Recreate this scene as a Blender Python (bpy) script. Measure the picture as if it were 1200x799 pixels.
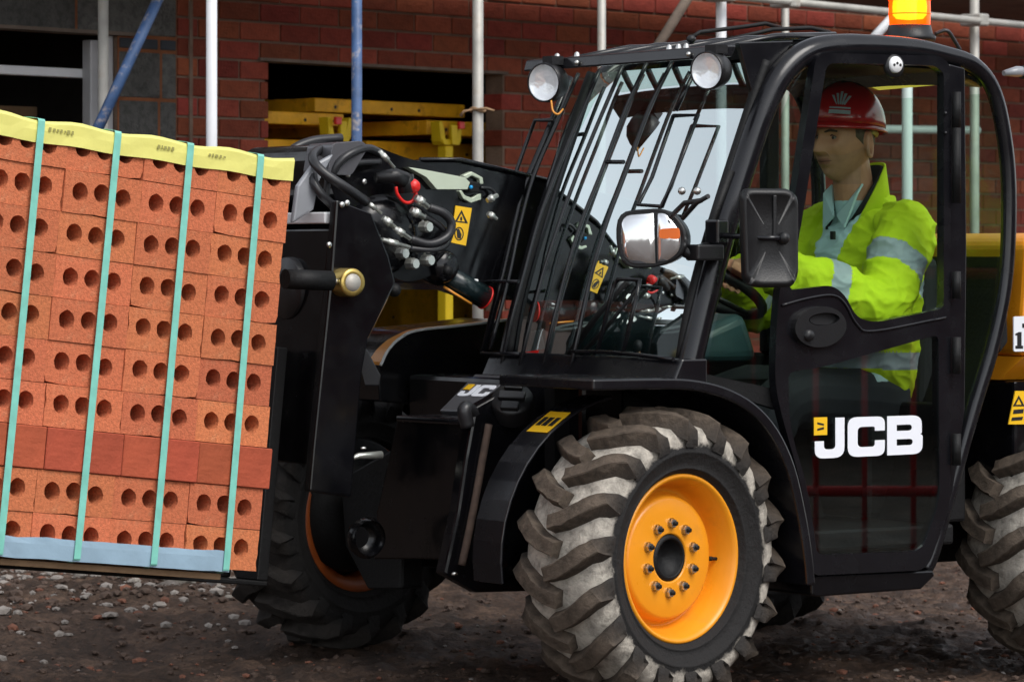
import bpy, bmesh, math, random
from mathutils import Vector, Matrix, noise
from mathutils.geometry import tessellate_polygon
R = math.radians
random.seed(7)
scn = bpy.context.scene
for o in list(bpy.data.objects): bpy.data.objects.remove(o)
col = scn.collection

# ------------------------------------------------------------------ camera, sky, sun, exposure
CAM_H = 1.223                      # a crouching photographer with a 135 mm lens
FOC = 4500.0                       # focal length in photograph pixels (1200 px wide)
HORIZON = 300.0
cam_d = bpy.data.cameras.new('camera'); cam = bpy.data.objects.new('camera', cam_d); col.objects.link(cam)
cam.location = (0, 0, CAM_H); cam.rotation_euler = (R(90), 0, 0)
cam_d.sensor_fit = 'HORIZONTAL'; cam_d.sensor_width = 36; cam_d.lens = 36*FOC/1200
cam_d.shift_y = -(399.5-HORIZON)/1200
cam_d.clip_start = 0.1; cam_d.clip_end = 3000
cam_d.dof.use_dof = True; cam_d.dof.focus_distance = 10.4; cam_d.dof.aperture_fstop = 9.0
scn.camera = cam
SUN_EL, SUN_AZ = 50, 138           # azimuth clockwise from +Y (north): behind the camera, to its right
world = bpy.data.worlds.new('World'); scn.world = world; world.use_nodes = True
wn = world.node_tree.nodes; wl = world.node_tree.links; wn.clear()
sky = wn.new('ShaderNodeTexSky'); sky.sky_type = 'NISHITA'; sky.sun_disc = False
sky.sun_elevation = R(SUN_EL); sky.sun_rotation = R(SUN_AZ); sky.dust_density = 1.0; sky.air_density = 1.0; sky.ozone_density = 1.0
hsv = wn.new('ShaderNodeHueSaturation'); hsv.inputs['Saturation'].default_value = 0.22   # a cloud layer greys the blue
bg = wn.new('ShaderNodeBackground'); bg.inputs['Strength'].default_value = 0.15
wo = wn.new('ShaderNodeOutputWorld')
wl.new(sky.outputs[0], hsv.inputs['Color']); wl.new(hsv.outputs[0], bg.inputs[0]); wl.new(bg.outputs[0], wo.inputs[0])
sd = bpy.data.lights.new('sun', 'SUN'); sd.energy = 1.15; sd.angle = R(30); sd.color = (1.0, .96, .9)
so = bpy.data.objects.new('sun', sd); col.objects.link(so)
sdir = Vector((math.sin(R(SUN_AZ))*math.cos(R(SUN_EL)), math.cos(R(SUN_AZ))*math.cos(R(SUN_EL)), math.sin(R(SUN_EL))))
so.rotation_euler = sdir.to_track_quat('Z', 'Y').to_euler()
scn.view_settings.view_transform = 'Standard'; scn.view_settings.look = 'None'
scn.view_settings.gamma = 1; scn.view_settings.use_curve_mapping = False
scn.view_settings.exposure = 0.82

# ------------------------------------------------------------------ frames of reference
# machine frame: x = towards its rear, y = towards its far side, z up; origin under the near front wheel
MO = Vector((0.372, 10.46, 0)); MANG = R(33.3)
MM = Matrix.Translation(MO) @ Matrix.Rotation(MANG, 4, 'Z'); MI = MM.inverted()
# wall frame: x = along the wall to the right, y = out of the wall towards the street, z up
WO = Vector((-0.346, 15.57, 0)); WANG = math.atan2(.764, .645)
WM = Matrix.Translation(WO) @ Matrix.Rotation(WANG, 4, 'Z'); WI = WM.inverted()
# (rotation takes +y to (-.764,.645), so the street side is -y)
def _ray(I, px, py):
    c = I @ Vector((0, 0, CAM_H)); d = I.to_3x3() @ Vector(((px-600)/FOC, 1, -(py-HORIZON)/FOC))
    return c, d
def mu(px, py, u):                 # point of the machine's lengthwise plane y = u
    c, d = _ray(MI, px, py); t = (u-c.y)/d.y; return c+d*t
def mb(px, py, b):                 # point of the machine's crosswise plane x = b
    c, d = _ray(MI, px, py); t = (b-c.x)/d.x; return c+d*t
def wp(px, py, off=0.0):           # point of a plane parallel to the wall, off metres in front of it
    c, d = _ray(WI, px, py); t = (-off-c.y)/d.y; return c+d*t
def lerp(a, b, t): return a+(b-a)*t

# ------------------------------------------------------------------ materials
MATS = {}
def mat(name, colr, rough=.5, metal=0., var=0., vscale=8., bump=0., bscale=60., col2=None, mixscale=4., mixlo=.45, mixhi=.6,
        rnd=0., spec=.5, emit=None, estr=0., coat=0., rvar=0., detail=6.):
    m = bpy.data.materials.new(name); m.use_nodes = True; n = m.node_tree.nodes; l = m.node_tree.links
    b = n['Principled BSDF']; b.inputs['Roughness'].default_value = rough; b.inputs['Metallic'].default_value = metal
    b.inputs['Specular IOR Level'].default_value = spec
    if coat: b.inputs['Coat Weight'].default_value = coat; b.inputs['Coat Roughness'].default_value = .08
    tc = n.new('ShaderNodeTexCoord'); src = None
    base = n.new('ShaderNodeRGB'); base.outputs[0].default_value = (*colr, 1); src = base.outputs[0]
    if col2 is not None:
        t = n.new('ShaderNodeTexNoise'); t.inputs['Scale'].default_value = mixscale; t.inputs['Detail'].default_value = detail; t.inputs['Roughness'].default_value = .65
        l.new(tc.outputs['Object'], t.inputs['Vector'])
        r = n.new('ShaderNodeMapRange'); r.inputs[1].default_value = mixlo; r.inputs[2].default_value = mixhi
        l.new(t.outputs[0], r.inputs[0])
        x = n.new('ShaderNodeMix'); x.data_type = 'RGBA'; l.new(r.outputs[0], x.inputs[0]); l.new(src, x.inputs[6])
        x.inputs[7].default_value = (*col2, 1); src = x.outputs[2]
    if var:
        t = n.new('ShaderNodeTexNoise'); t.inputs['Scale'].default_value = vscale; t.inputs['Detail'].default_value = 5
        l.new(tc.outputs['Object'], t.inputs['Vector'])
        r = n.new('ShaderNodeMapRange'); r.inputs[1].default_value = .3; r.inputs[2].default_value = .7; r.inputs[3].default_value = 1-var; r.inputs[4].default_value = 1+var
        l.new(t.outputs[0], r.inputs[0])
        h = n.new('ShaderNodeHueSaturation'); l.new(r.outputs[0], h.inputs['Value']); l.new(src, h.inputs['Color']); src = h.outputs[0]
    if rnd:
        oi = n.new('ShaderNodeObjectInfo')
        r = n.new('ShaderNodeMapRange'); r.inputs[3].default_value = 1-rnd; r.inputs[4].default_value = 1+rnd
        l.new(oi.outputs['Random'], r.inputs[0])
        r2 = n.new('ShaderNodeMapRange'); r2.inputs[3].default_value = .5-.03*rnd; r2.inputs[4].default_value = .5+.04*rnd
        mlt = n.new('ShaderNodeMath'); mlt.operation = 'MULTIPLY'; mlt.inputs[1].default_value = 7.31
        fr = n.new('ShaderNodeMath'); fr.operation = 'FRACT'
        l.new(oi.outputs['Random'], mlt.inputs[0]); l.new(mlt.outputs[0], fr.inputs[0]); l.new(fr.outputs[0], r2.inputs[0])
        h = n.new('ShaderNodeHueSaturation'); l.new(r.outputs[0], h.inputs['Value']); l.new(r2.outputs[0], h.inputs['Hue']); l.new(src, h.inputs['Color']); src = h.outputs[0]
    l.new(src, b.inputs['Base Color'])
    if rvar:
        t = n.new('ShaderNodeTexNoise'); t.inputs['Scale'].default_value = 14; t.inputs['Detail'].default_value = 6
        l.new(tc.outputs['Object'], t.inputs['Vector'])
        r = n.new('ShaderNodeMapRange'); r.inputs[1].default_value = .3; r.inputs[2].default_value = .7; r.inputs[3].default_value = max(.04, rough-rvar); r.inputs[4].default_value = rough+rvar
        l.new(t.outputs[0], r.inputs[0]); l.new(r.outputs[0], b.inputs['Roughness'])
    if bump:
        t = n.new('ShaderNodeTexNoise'); t.inputs['Scale'].default_value = bscale; t.inputs['Detail'].default_value = 6
        l.new(tc.outputs['Object'], t.inputs['Vector'])
        bp = n.new('ShaderNodeBump'); bp.inputs['Strength'].default_value = bump; bp.inputs['Distance'].default_value = .01
        l.new(t.outputs[0], bp.inputs['Height']); l.new(bp.outputs[0], b.inputs['Normal'])
    if emit: b.inputs['Emission Color'].default_value = (*emit, 1); b.inputs['Emission Strength'].default_value = estr
    MATS[name] = m; return m
def glass(name, tint, ior=1.5, rough=.01):
    m = bpy.data.materials.new(name); m.use_nodes = True; n = m.node_tree.nodes; l = m.node_tree.links; n.clear()
    o = n.new('ShaderNodeOutputMaterial'); t = n.new('ShaderNodeBsdfTransparent'); t.inputs[0].default_value = (*tint, 1)
    g = n.new('ShaderNodeBsdfGlossy'); g.inputs['Roughness'].default_value = rough; g.inputs['Color'].default_value = (.90, 1, 1, 1)
    f = n.new('ShaderNodeFresnel'); ge = n.new('ShaderNodeNewGeometry')      # a thin pane: both of its faces act as air-to-glass
    io = n.new('ShaderNodeMix'); io.inputs[2].default_value = ior; io.inputs[3].default_value = 1/ior
    l.new(ge.outputs['Backfacing'], io.inputs[0]); l.new(io.outputs[0], f.inputs[0])
    x = n.new('ShaderNodeMixShader'); l.new(f.outputs[0], x.inputs[0]); l.new(t.outputs[0], x.inputs[1]); l.new(g.outputs[0], x.inputs[2]); l.new(x.outputs[0], o.inputs[0])
    MATS[name] = m; return m

mat('black_paint', (.0035, .0035, .0045), .2, var=.3, rvar=.1, spec=.36, col2=(.009, .008, .007), mixscale=5, mixlo=.55, mixhi=.75)
mat('satin_black', (.006, .006, .0078), .24, var=.2, rvar=.08, spec=.45)
mat('matt_black', (.005, .005, .0055), .6, var=.3, spec=.3, bump=.15, bscale=90)
mat('black_plastic', (.009, .009, .01), .4, bump=.12, bscale=220, spec=.4)
mat('rubber_hose', (.016, .016, .018), .38, var=.2, spec=.5)
mat('yellow_paint', (.80, .30, .012), .34, var=.06, rvar=.1, spec=.5, col2=(.62, .24, .02), mixscale=7, mixlo=.6, mixhi=.8)
mat('orange_trim', (.75, .30, .04), .3, spec=.5)
mat('steel', (.55, .55, .53), .35, metal=1., var=.15, rvar=.15)
mat('zinc', (.62, .63, .58), .38, metal=.85, var=.2, bump=.1)
mat('chrome', (.85, .85, .85), .08, metal=1.)
mat('brass', (.55, .40, .12), .35, metal=.9, var=.2, vscale=30)
mat('lens_clear', (.86, .88, .9), .1, metal=.9, bump=.05, bscale=9)
mat('lamp_lens', (.82, .85, .88), .12, metal=.3, bump=.5, bscale=30, spec=.8)
mat('cylinder_dark', (.006, .014, .016), .25, spec=.5)
mat('white_paint', (.78, .79, .80), .4, var=.05)
mat('white_decal', (.80, .82, .88), .4)
mat('yellow_decal', (.82, .48, .015), .4)
mat('black_decal', (.01, .01, .011), .5)
mat('red_plastic', (.65, .015, .012), .35)
mat('maroon', (.12, .008, .012), .6)
mat('teal_plastic', (.02, .05, .055), .4, var=.2)
mat('pale_green', (.50, .56, .44), .4, metal=.2, var=.1)
mat('blue_dot', (.01, .35, .75), .4)
mat('seat_cloth', (.018, .018, .02), .85)
mat('olive_trim', (.42, .36, .03), .6)
mat('plate_paint', (.75, .78, .82), .35)
mat('clear_plastic', (.24, .25, .27), .3, spec=.6, var=.15)
# site
mat('pack_brick', (.52, .150, .068), .85, var=.22, vscale=110, rnd=.13, bump=.4, bscale=200, spec=.25, col2=(.52, .19, .095), mixscale=26, mixlo=.55, mixhi=.75)
mat('pack_brick_smooth', (.36, .075, .036), .8, var=.12, vscale=16, rnd=.12, bump=.3, bscale=70, spec=.25)
mat('wall_brick', (.235, .050, .029), .85, var=.25, vscale=18, rnd=.3, bump=.5, bscale=80, spec=.2, col2=(.13, .036, .026), mixscale=9, mixlo=.5, mixhi=.8)
mat('mortar', (.20, .14, .105), .95, var=.2, vscale=14, bump=.5, bscale=120, spec=.1)
mat('mortar_orange', (.22, .085, .04), .95, var=.25, vscale=12, bump=.5, bscale=90, spec=.1)
mat('concrete_block', (.115, .113, .106), .95, var=.2, vscale=9, rnd=.2, bump=.9, bscale=90, spec=.1, col2=(.08, .079, .075), mixscale=30)
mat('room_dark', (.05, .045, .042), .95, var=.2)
mat('timber', (.30, .19, .11), .8, var=.25, vscale=10, bump=.4, bscale=30, spec=.2)
mat('timber_grey', (.16, .125, .10), .85, var=.3, vscale=9, bump=.4, bscale=30, spec=.2)
mat('galv', (.40, .385, .35), .55, metal=.3, var=.22, vscale=9, bump=.2, bscale=40, col2=(.30, .25, .20), mixscale=9, mixlo=.55, mixhi=.75)
mat('galv_white', (.68, .69, .71), .42, metal=.0, var=.06, vscale=6)
mat('blue_steel', (.045, .095, .215), .5, var=.25, vscale=14, col2=(.30, .27, .27), mixscale=24, mixlo=.55, mixhi=.68, bump=.2)
mat('frame_grey', (.42, .42, .43), .5, metal=.2, var=.12)
mat('form_yellow', (.80, .40, .015), .5, var=.2, vscale=9, col2=(.34, .15, .012), mixscale=13, mixlo=.55, mixhi=.75, bump=.2, spec=.3)
mat('form_bright', (.74, .52, .015), .5, var=.12, spec=.3)
mat('teal_strap', (.20, .54, .45), .45, var=.1, vscale=30)
mat('yellow_strip', (.72, .68, .19), .5, var=.06, vscale=10, bump=.15, bscale=30)
mat('blue_strip', (.28, .40, .50), .35, var=.1, vscale=10, bump=.3, bscale=18)
mat('print_dark', (.30, .28, .08), .7)
mat('stone_pale', (.32, .29, .26), .9, var=.25, vscale=20, rnd=.45, bump=.7, bscale=60, spec=.15)
mat('blocker_dark', (.045, .03, .026), .9, var=.4, vscale=2)
mat('barrier_red', (.55, .02, .02), .5)
mat('grey_metal', (.10, .10, .11), .3, metal=.3)
mat('rag', (.40, .40, .42), .9, bump=.5, bscale=40)
# person
mat('skin', (.55, .255, .15), .5, var=.08, vscale=40, spec=.35, bump=.08, bscale=400)
mat('hivis', (.56, .70, .018), .75, var=.08, vscale=6, spec=.2, bump=.25, bscale=35)
mat('reflective_tape', (.34, .38, .42), .45, var=.12, vscale=30, spec=.4)
mat('shirt', (.50, .66, .70), .8, var=.06, bump=.2, bscale=40)
mat('collar_black', (.01, .01, .012), .85)
mat('trousers', (.02, .022, .028), .85)
mat('helmet_red', (.42, .012, .014), .22, spec=.5, coat=.4)
mat('lining', (.50, .42, .16), .8)
mat('eyebrow', (.07, .045, .03), .8)
mat('hair', (.13, .09, .065), .9, bump=.5, bscale=300)
mat('face_shading', (.14, .05, .04), .7)
mat('eye_white', (.22, .2, .18), .5)
mat('lip', (.40, .17, .12), .5)
mat('stubble', (.45, .22, .138), .6, var=.1, vscale=60)
mat('rim_dull', (.28, .06, .008), .5, var=.2)  # duller, darker orange for the far rims
glass('windscreen_glass', (.74, .86, .86), 16.0)
glass('side_glass', (.86, .93, .89), 1.28)
glass('lower_glass', (.80, .84, .83), 1.55)

def beacon_mat():
    m = bpy.data.materials.new('beacon_lens'); m.use_nodes = True; b = m.node_tree.nodes['Principled BSDF']
    n = m.node_tree.nodes; l = m.node_tree.links
    b.inputs['Base Color'].default_value = (.9, .16, .005, 1); b.inputs['Roughness'].default_value = .12
    b.inputs['Emission Color'].default_value = (1, .12, .002, 1); b.inputs['Emission Strength'].default_value = .8
    t = n.new('ShaderNodeBsdfTransparent'); t.inputs[0].default_value = (1, .34, .03, 1); x = n.new('ShaderNodeMixShader'); x.inputs[0].default_value = .5
    l.new(t.outputs[0], x.inputs[1]); l.new(b.outputs[0], x.inputs[2]); l.new(x.outputs[0], n['Material Output'].inputs[0])
    MATS['beacon_lens'] = m
beacon_mat()
mat('beacon_core', (1, .6, .15), .4, emit=(1, .55, .12), estr=5)
mat('indicator', (.85, .16, .01), .2, spec=.6)

def mud_mat():
    m = bpy.data.materials.new('mud'); m.use_nodes = True; n = m.node_tree.nodes; l = m.node_tree.links; b = n['Principled BSDF']
    tc = n.new('ShaderNodeTexCoord')
    def nz(s, d=8, r=.6):
        t = n.new('ShaderNodeTexNoise'); t.inputs['Scale'].default_value = s; t.inputs['Detail'].default_value = d; t.inputs['Roughness'].default_value = r
        l.new(tc.outputs['Object'], t.inputs['Vector']); return t.outputs[0]
    cr = n.new('ShaderNodeValToRGB'); l.new(nz(5.5), cr.inputs[0])
    e = cr.color_ramp.elements; e[0].position = .30; e[0].color = (.026, .016, .011, 1); e[1].position = .74; e[1].color = (.155, .100, .070, 1)
    x = e.new(.5) if hasattr(e, 'new') else None
    if x: x.color = (.060, .038, .027, 1)
    c2 = n.new('ShaderNodeValToRGB'); l.new(nz(46, 4, .7), c2.inputs[0])
    e = c2.color_ramp.elements; e[0].position = .35; e[0].color = (.55, .55, .55, 1); e[1].position = .75; e[1].color = (1.7, 1.62, 1.55, 1)
    mx = n.new('ShaderNodeMix'); mx.data_type = 'RGBA'; mx.blend_type = 'MULTIPLY'; mx.inputs[0].default_value = 1
    l.new(cr.outputs[0], mx.inputs[6]); l.new(c2.outputs[0], mx.inputs[7]); l.new(mx.outputs[2], b.inputs['Base Color'])
    rr = n.new('ShaderNodeMapRange'); rr.inputs[1].default_value = .35; rr.inputs[2].default_value = .65; rr.inputs[3].default_value = .42; rr.inputs[4].default_value = .9
    l.new(nz(3.1), rr.inputs[0]); l.new(rr.outputs[0], b.inputs['Roughness']); b.inputs['Specular IOR Level'].default_value = .35
    bp = n.new('ShaderNodeBump'); bp.inputs['Strength'].default_value = .9; bp.inputs['Distance'].default_value = .02
    l.new(nz(38, 8, .7), bp.inputs['Height']); l.new(bp.outputs[0], b.inputs['Normal']); MATS['mud'] = m
mud_mat()

def tyre_mat(name, side, mudc, r0, r1, rag):
    # object space of the wheel: x is the axle; dried mud lies on the tread beyond a ragged radius
    m = bpy.data.materials.new(name); m.use_nodes = True; n = m.node_tree.nodes; l = m.node_tree.links; b = n['Principled BSDF']
    tc = n.new('ShaderNodeTexCoord'); sp = n.new('ShaderNodeSeparateXYZ'); l.new(tc.outputs['Object'], sp.inputs[0])
    cb = n.new('ShaderNodeCombineXYZ'); l.new(sp.outputs[1], cb.inputs[1]); l.new(sp.outputs[2], cb.inputs[2])
    ln = n.new('ShaderNodeVectorMath'); ln.operation = 'LENGTH'; l.new(cb.outputs[0], ln.inputs[0])
    t = n.new('ShaderNodeTexNoise'); t.inputs['Scale'].default_value = 11; t.inputs['Detail'].default_value = 8; t.inputs['Roughness'].default_value = .7; l.new(tc.outputs['Object'], t.inputs['Vector'])
    ma = n.new('ShaderNodeMath'); ma.operation = 'MULTIPLY_ADD'; ma.inputs[1].default_value = rag; l.new(t.outputs[0], ma.inputs[0]); l.new(ln.outputs['Value'], ma.inputs[2])
    r = n.new('ShaderNodeMapRange'); r.inputs[1].default_value = r0+rag*.5; r.inputs[2].default_value = r1+rag*.5; l.new(ma.outputs[0], r.inputs[0])
    t2 = n.new('ShaderNodeTexNoise'); t2.inputs['Scale'].default_value = 24; t2.inputs['Detail'].default_value = 8; t2.inputs['Roughness'].default_value = .7; l.new(tc.outputs['Object'], t2.inputs['Vector'])
    cr = n.new('ShaderNodeValToRGB'); l.new(t2.outputs[0], cr.inputs[0]); e = cr.color_ramp.elements
    e[0].position = .34; e[0].color = (*[c*.38 for c in mudc], 1); e[1].position = .60; e[1].color = (*mudc, 1)
    x = n.new('ShaderNodeMix'); x.data_type = 'RGBA'; l.new(r.outputs[0], x.inputs[0]); x.inputs[6].default_value = (*side, 1); l.new(cr.outputs[0], x.inputs[7])
    l.new(x.outputs[2], b.inputs['Base Color']); b.inputs['Roughness'].default_value = .8; b.inputs['Specular IOR Level'].default_value = .3
    bp = n.new('ShaderNodeBump'); bp.inputs['Strength'].default_value = .9; bp.inputs['Distance'].default_value = .012; l.new(t2.outputs[0], bp.inputs['Height']); l.new(bp.outputs[0], b.inputs['Normal'])
    MATS[name] = m
tyre_mat('tyre_rubber', (.017, .016, .016), (.52, .475, .41), .300, .312, .085)
tyre_mat('lug_rubber', (.028, .025, .023), (.115, .088, .066), .32, .39, .12)
tyre_mat('tyre_wet', (.016, .015, .015), (.035, .03, .027), .33, .36, .05)  # far tyres: shade of the far side put into the mud colour

# ------------------------------------------------------------------ mesh builder
class MB:
    def __init__(s, org=None): s.v = []; s.f = []; s.m = []; s.s = []; s.org = Vector(org) if org is not None else Vector((0, 0, 0))
    def add(s, vs, fs, m=0, smooth=False):
        k = len(s.v); s.v += [Vector(p) for p in vs]
        for f in fs: s.f.append([i+k for i in f]); s.m.append(m); s.s.append(smooth)
        return s
    def hexa(s, p, m=0):             # p: 4 bottom corners then 4 top corners
        return s.add(p, [(3, 2, 1, 0), (4, 5, 6, 7), (0, 1, 5, 4), (1, 2, 6, 5), (2, 3, 7, 6), (3, 0, 4, 7)], m)
    def box(s, lo, hi, m=0):
        x0, y0, z0 = lo; x1, y1, z1 = hi
        return s.hexa([(x0, y0, z0), (x1, y0, z0), (x1, y1, z0), (x0, y1, z0), (x0, y0, z1), (x1, y0, z1), (x1, y1, z1), (x0, y1, z1)], m)
    def obox(s, c, ax, ay, az, m=0): # centre and three half-axis vectors
        c, ax, ay, az = Vector(c), Vector(ax), Vector(ay), Vector(az)
        return s.hexa([c-ax-ay-az, c+ax-ay-az, c+ax+ay-az, c-ax+ay-az, c-ax-ay+az, c+ax-ay+az, c+ax+ay+az, c-ax+ay+az], m)
    def plate(s, outer, vec, holes=(), m=0):   # planar polygon (with holes) extruded by vec
        vec = Vector(vec); loops = [[Vector(p) for p in outer]]+[[Vector(p) for p in h] for h in holes]
        flat = [p for lp in loops for p in lp]; n = len(flat)
        tris = [tuple(t) for t in tessellate_polygon(loops)]
        fs = []
        nrm = None
        for t in tris:
            a, b, c = (flat[i] for i in t)
            up = (b-a).cross(c-a).dot(vec) > 0
            t1 = t if not up else t[::-1]
            fs.append(t1); fs.append(tuple(i+n for i in t1[::-1]))
        k = 0
        for lp in loops:
            q = len(lp)
            for i in range(q):
                a, b = k+i, k+(i+1) % q; fs.append((a, b, b+n, a+n))
            k += q
        return s.add(flat+[p+vec for p in flat], fs, m)
    def loft(s, rings, caps=True, m=0, smooth=True, closed=False):
        n = len(rings[0]); vs = [p for r in rings for p in r]; fs = []
        R_ = len(rings)
        for i in range(R_ if closed else R_-1):
            j = (i+1) % R_
            for k in range(n):
                fs.append((i*n+k, i*n+(k+1) % n, j*n+(k+1) % n, j*n+k))
        k0 = len(s.v); s.add(vs, fs, m, smooth)
        if caps and not closed:
            s.f.append([k0+i for i in range(n)][::-1]); s.m.append(m); s.s.append(False)
            s.f.append([k0+(R_-1)*n+i for i in range(n)]); s.m.append(m); s.s.append(False)
        return s
    def tube(s, path, r, n=10, m=0, closed=False, caps=True, flat=1.0, up=(0, 0, 1)):
        path = [Vector(p) for p in path]; rings = []; N = len(path); prev = None
        for i, p in enumerate(path):
            a = path[(i-1) % N] if (closed or i > 0) else p; b = path[(i+1) % N] if (closed or i < N-1) else p
            t = (b-a).normalized()
            if prev is None:
                x = Vector(up).cross(t)
                if x.length < 1e-3: x = Vector((1, 0, 0)).cross(t)
                x.normalize()
            else:
                x = prev-t*prev.dot(t); x.normalize()
            prev = x; y = t.cross(x); rr = r[i] if isinstance(r, (list, tuple)) else r
            rings.append([p+(x*math.cos(2*math.pi*k/n)+y*math.sin(2*math.pi*k/n)*flat)*rr for k in range(n)])
        return s.loft(rings, caps, m, True, closed)
    def lathe(s, prof, c, axis, n=32, m=0, smooth=True, caps=False, ref=None):   # prof: (radius, height along axis)
        c = Vector(c); ax = Vector(axis).normalized(); x = ax.orthogonal().normalized() if ref is None else Vector(ref); y = ax.cross(x)
        rings = [[c+ax*h+(x*math.cos(2*math.pi*k/n)+y*math.sin(2*math.pi*k/n))*r for k in range(n)] for r, h in prof]
        return s.loft(rings, caps, m, smooth)
    def cyl(s, a, b, r, n=16, m=0): return s.tube([a, b], r, n, m)
    def ball(s, c, r, n=16, m=0):
        c = Vector(c); rx, ry, rz = (r, r, r) if not isinstance(r, (tuple, list)) else r; vs = []; fs = []; h = n//2
        vs = [c+Vector((0, 0, rz))]
        for i in range(1, h):
            a = math.pi*i/h
            for k in range(n):
                t = 2*math.pi*k/n; vs.append(c+Vector((rx*math.sin(a)*math.cos(t), ry*math.sin(a)*math.sin(t), rz*math.cos(a))))
        vs.append(c-Vector((0, 0, rz)))
        for k in range(n): fs.append((0, 1+k, 1+(k+1) % n))
        for i in range(h-2):
            for k in range(n): fs.append((1+i*n+k, 1+(i+1)*n+k, 1+(i+1)*n+(k+1) % n, 1+i*n+(k+1) % n))
        e = len(vs)-1; b0 = 1+(h-2)*n
        for k in range(n): fs.append((b0+k, e, b0+(k+1) % n))
        return s.add(vs, fs, m, True)
    def mesh(s, name, mats, fix=True):
        me = bpy.data.meshes.new(name); me.from_pydata([tuple(p-s.org) for p in s.v], [], s.f)
        for x in (mats if isinstance(mats, (list, tuple)) else [mats]): me.materials.append(MATS[x])
        me.polygons.foreach_set('material_index', s.m); me.polygons.foreach_set('use_smooth', s.s)
        if fix:
            bm = bmesh.new(); bm.from_mesh(me); bmesh.ops.recalc_face_normals(bm, faces=bm.faces); bm.to_mesh(me); bm.free()
        me.update(); return me
    def build(s, name, mats, parent=None, bevel=0., seg=2, fix=True, mw=None, **tags):
        o = bpy.data.objects.new(name, s.mesh(name, mats, fix)); col.objects.link(o)
        if parent is not None: o.parent = parent
        o.location = s.org
        if mw is not None: o.matrix_world = mw @ Matrix.Translation(s.org)
        if bevel:
            md = o.modifiers.new('bevel', 'BEVEL'); md.width = bevel; md.segments = seg; md.limit_method = 'ANGLE'; md.angle_limit = R(40); md.use_clamp_overlap = True
        for k, x in tags.items(): o[k] = x
        return o
def empty(name, mw, parent=None, **tags):
    o = bpy.data.objects.new(name, None); col.objects.link(o); o.empty_display_size = .1
    if parent is not None: o.parent = parent; o.matrix_local = mw
    else: o.matrix_world = mw
    for k, x in tags.items(): o[k] = x
    return o
def copy_of(o, parent=None, loc=None, rot=None):
    c = o.copy(); col.objects.link(c)
    if parent is not None: c.parent = parent
    if loc is not None: c.location = loc
    if rot is not None: c.rotation_euler = rot
    return c
def spline(pts, k=6, closed=False):   # Catmull-Rom through 3-D points
    P = [Vector(p) for p in pts]; n = len(P); out = []
    for i in range(n if closed else n-1):
        p0 = P[(i-1) % n] if (closed or i > 0) else P[0]*2-P[1]; p1 = P[i]; p2 = P[(i+1) % n]
        p3 = P[(i+2) % n] if (closed or i+2 < n) else P[-1]*2-P[-2]
        for j in range(k):
            t = j/k; out.append(.5*((2*p1)+(p2-p0)*t+(2*p0-5*p1+4*p2-p3)*t*t+(3*p1-p0-3*p2+p3)*t**3))
    if not closed: out.append(P[-1])
    return out
def rounded(pts, r, n=5):             # 2-D polygon with rounded corners; r number or list
    out = []; N = len(pts)
    for i, p in enumerate(pts):
        rr = r[i] if isinstance(r, (list, tuple)) else r
        p = Vector((p[0], p[1])); a = Vector(pts[i-1][:2]); b = Vector(pts[(i+1) % N][:2])
        if rr <= 0: out.append((p.x, p.y)); continue
        d1 = a-p; d2 = b-p; q = min(rr, d1.length*.5, d2.length*.5)
        s1 = p+d1.normalized()*q; s2 = p+d2.normalized()*q
        for j in range(n+1):
            t = j/n; z = s1*(1-t)**2+p*2*t*(1-t)+s2*t*t; out.append((z.x, z.y))
    return out

# ================================================================== SETTING: ground
def gz(x, y):
    p = Vector((x, y, 0))
    h = .030*noise.noise(p*.9)+.018*noise.noise(p*2.7+Vector((3, 1, 0)))
    if -4 < x < 5 and 8 < y < 19:
        h += .016*noise.noise(p*8)+.018*abs(noise.noise(p*17))+.022*max(0, noise.noise(p*12+Vector((9, 4, 0))))+.008*noise.noise(p*38)
    # a low spoil ridge along the wall, a wheel rut through the yard
    if -6 < x < 6 and y < 22:
        w = WI @ Vector((x, y, 0)); d = -w.y
        if d > -.05: h += .125/(1+math.exp(min(60, (d-1.55)*5)))*(1/(1+math.exp(min(60, (w.x+.1)*3))))*(1+.3*noise.noise(p*3.1))
    h += .03*math.exp(-((x+.5)**2+(y-12.3)**2)/.5)
    return h-.012
def build_ground():
    def axis(lo, hi, step, outer):
        a = []; x = lo
        while x < hi+1e-6: a.append(x); x += step
        s = step; l = []; x = lo
        while x > -outer: s *= 1.35; x -= s; l.append(x)
        s = step; h = []; x = a[-1]
        while x < outer: s *= 1.35; x += s; h.append(x)
        return l[::-1]+a+h
    xs = axis(-2.4, 3.2, .016, 400); ys = axis(10.2, 16.2, .02, 400); nx = len(xs)
    vs = [(x, y, gz(x, y)) for y in ys for x in xs]
    fs = [(j*nx+i, j*nx+i+1, (j+1)*nx+i+1, (j+1)*nx+i) for j in range(len(ys)-1) for i in range(nx-1)]
    b = MB(); b.v = [Vector(v) for v in vs]; b.f = fs; b.m = [0]*len(fs); b.s = [True]*len(fs)
    b.build('ground', 'mud', fix=False, kind='structure')
build_ground()

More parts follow.
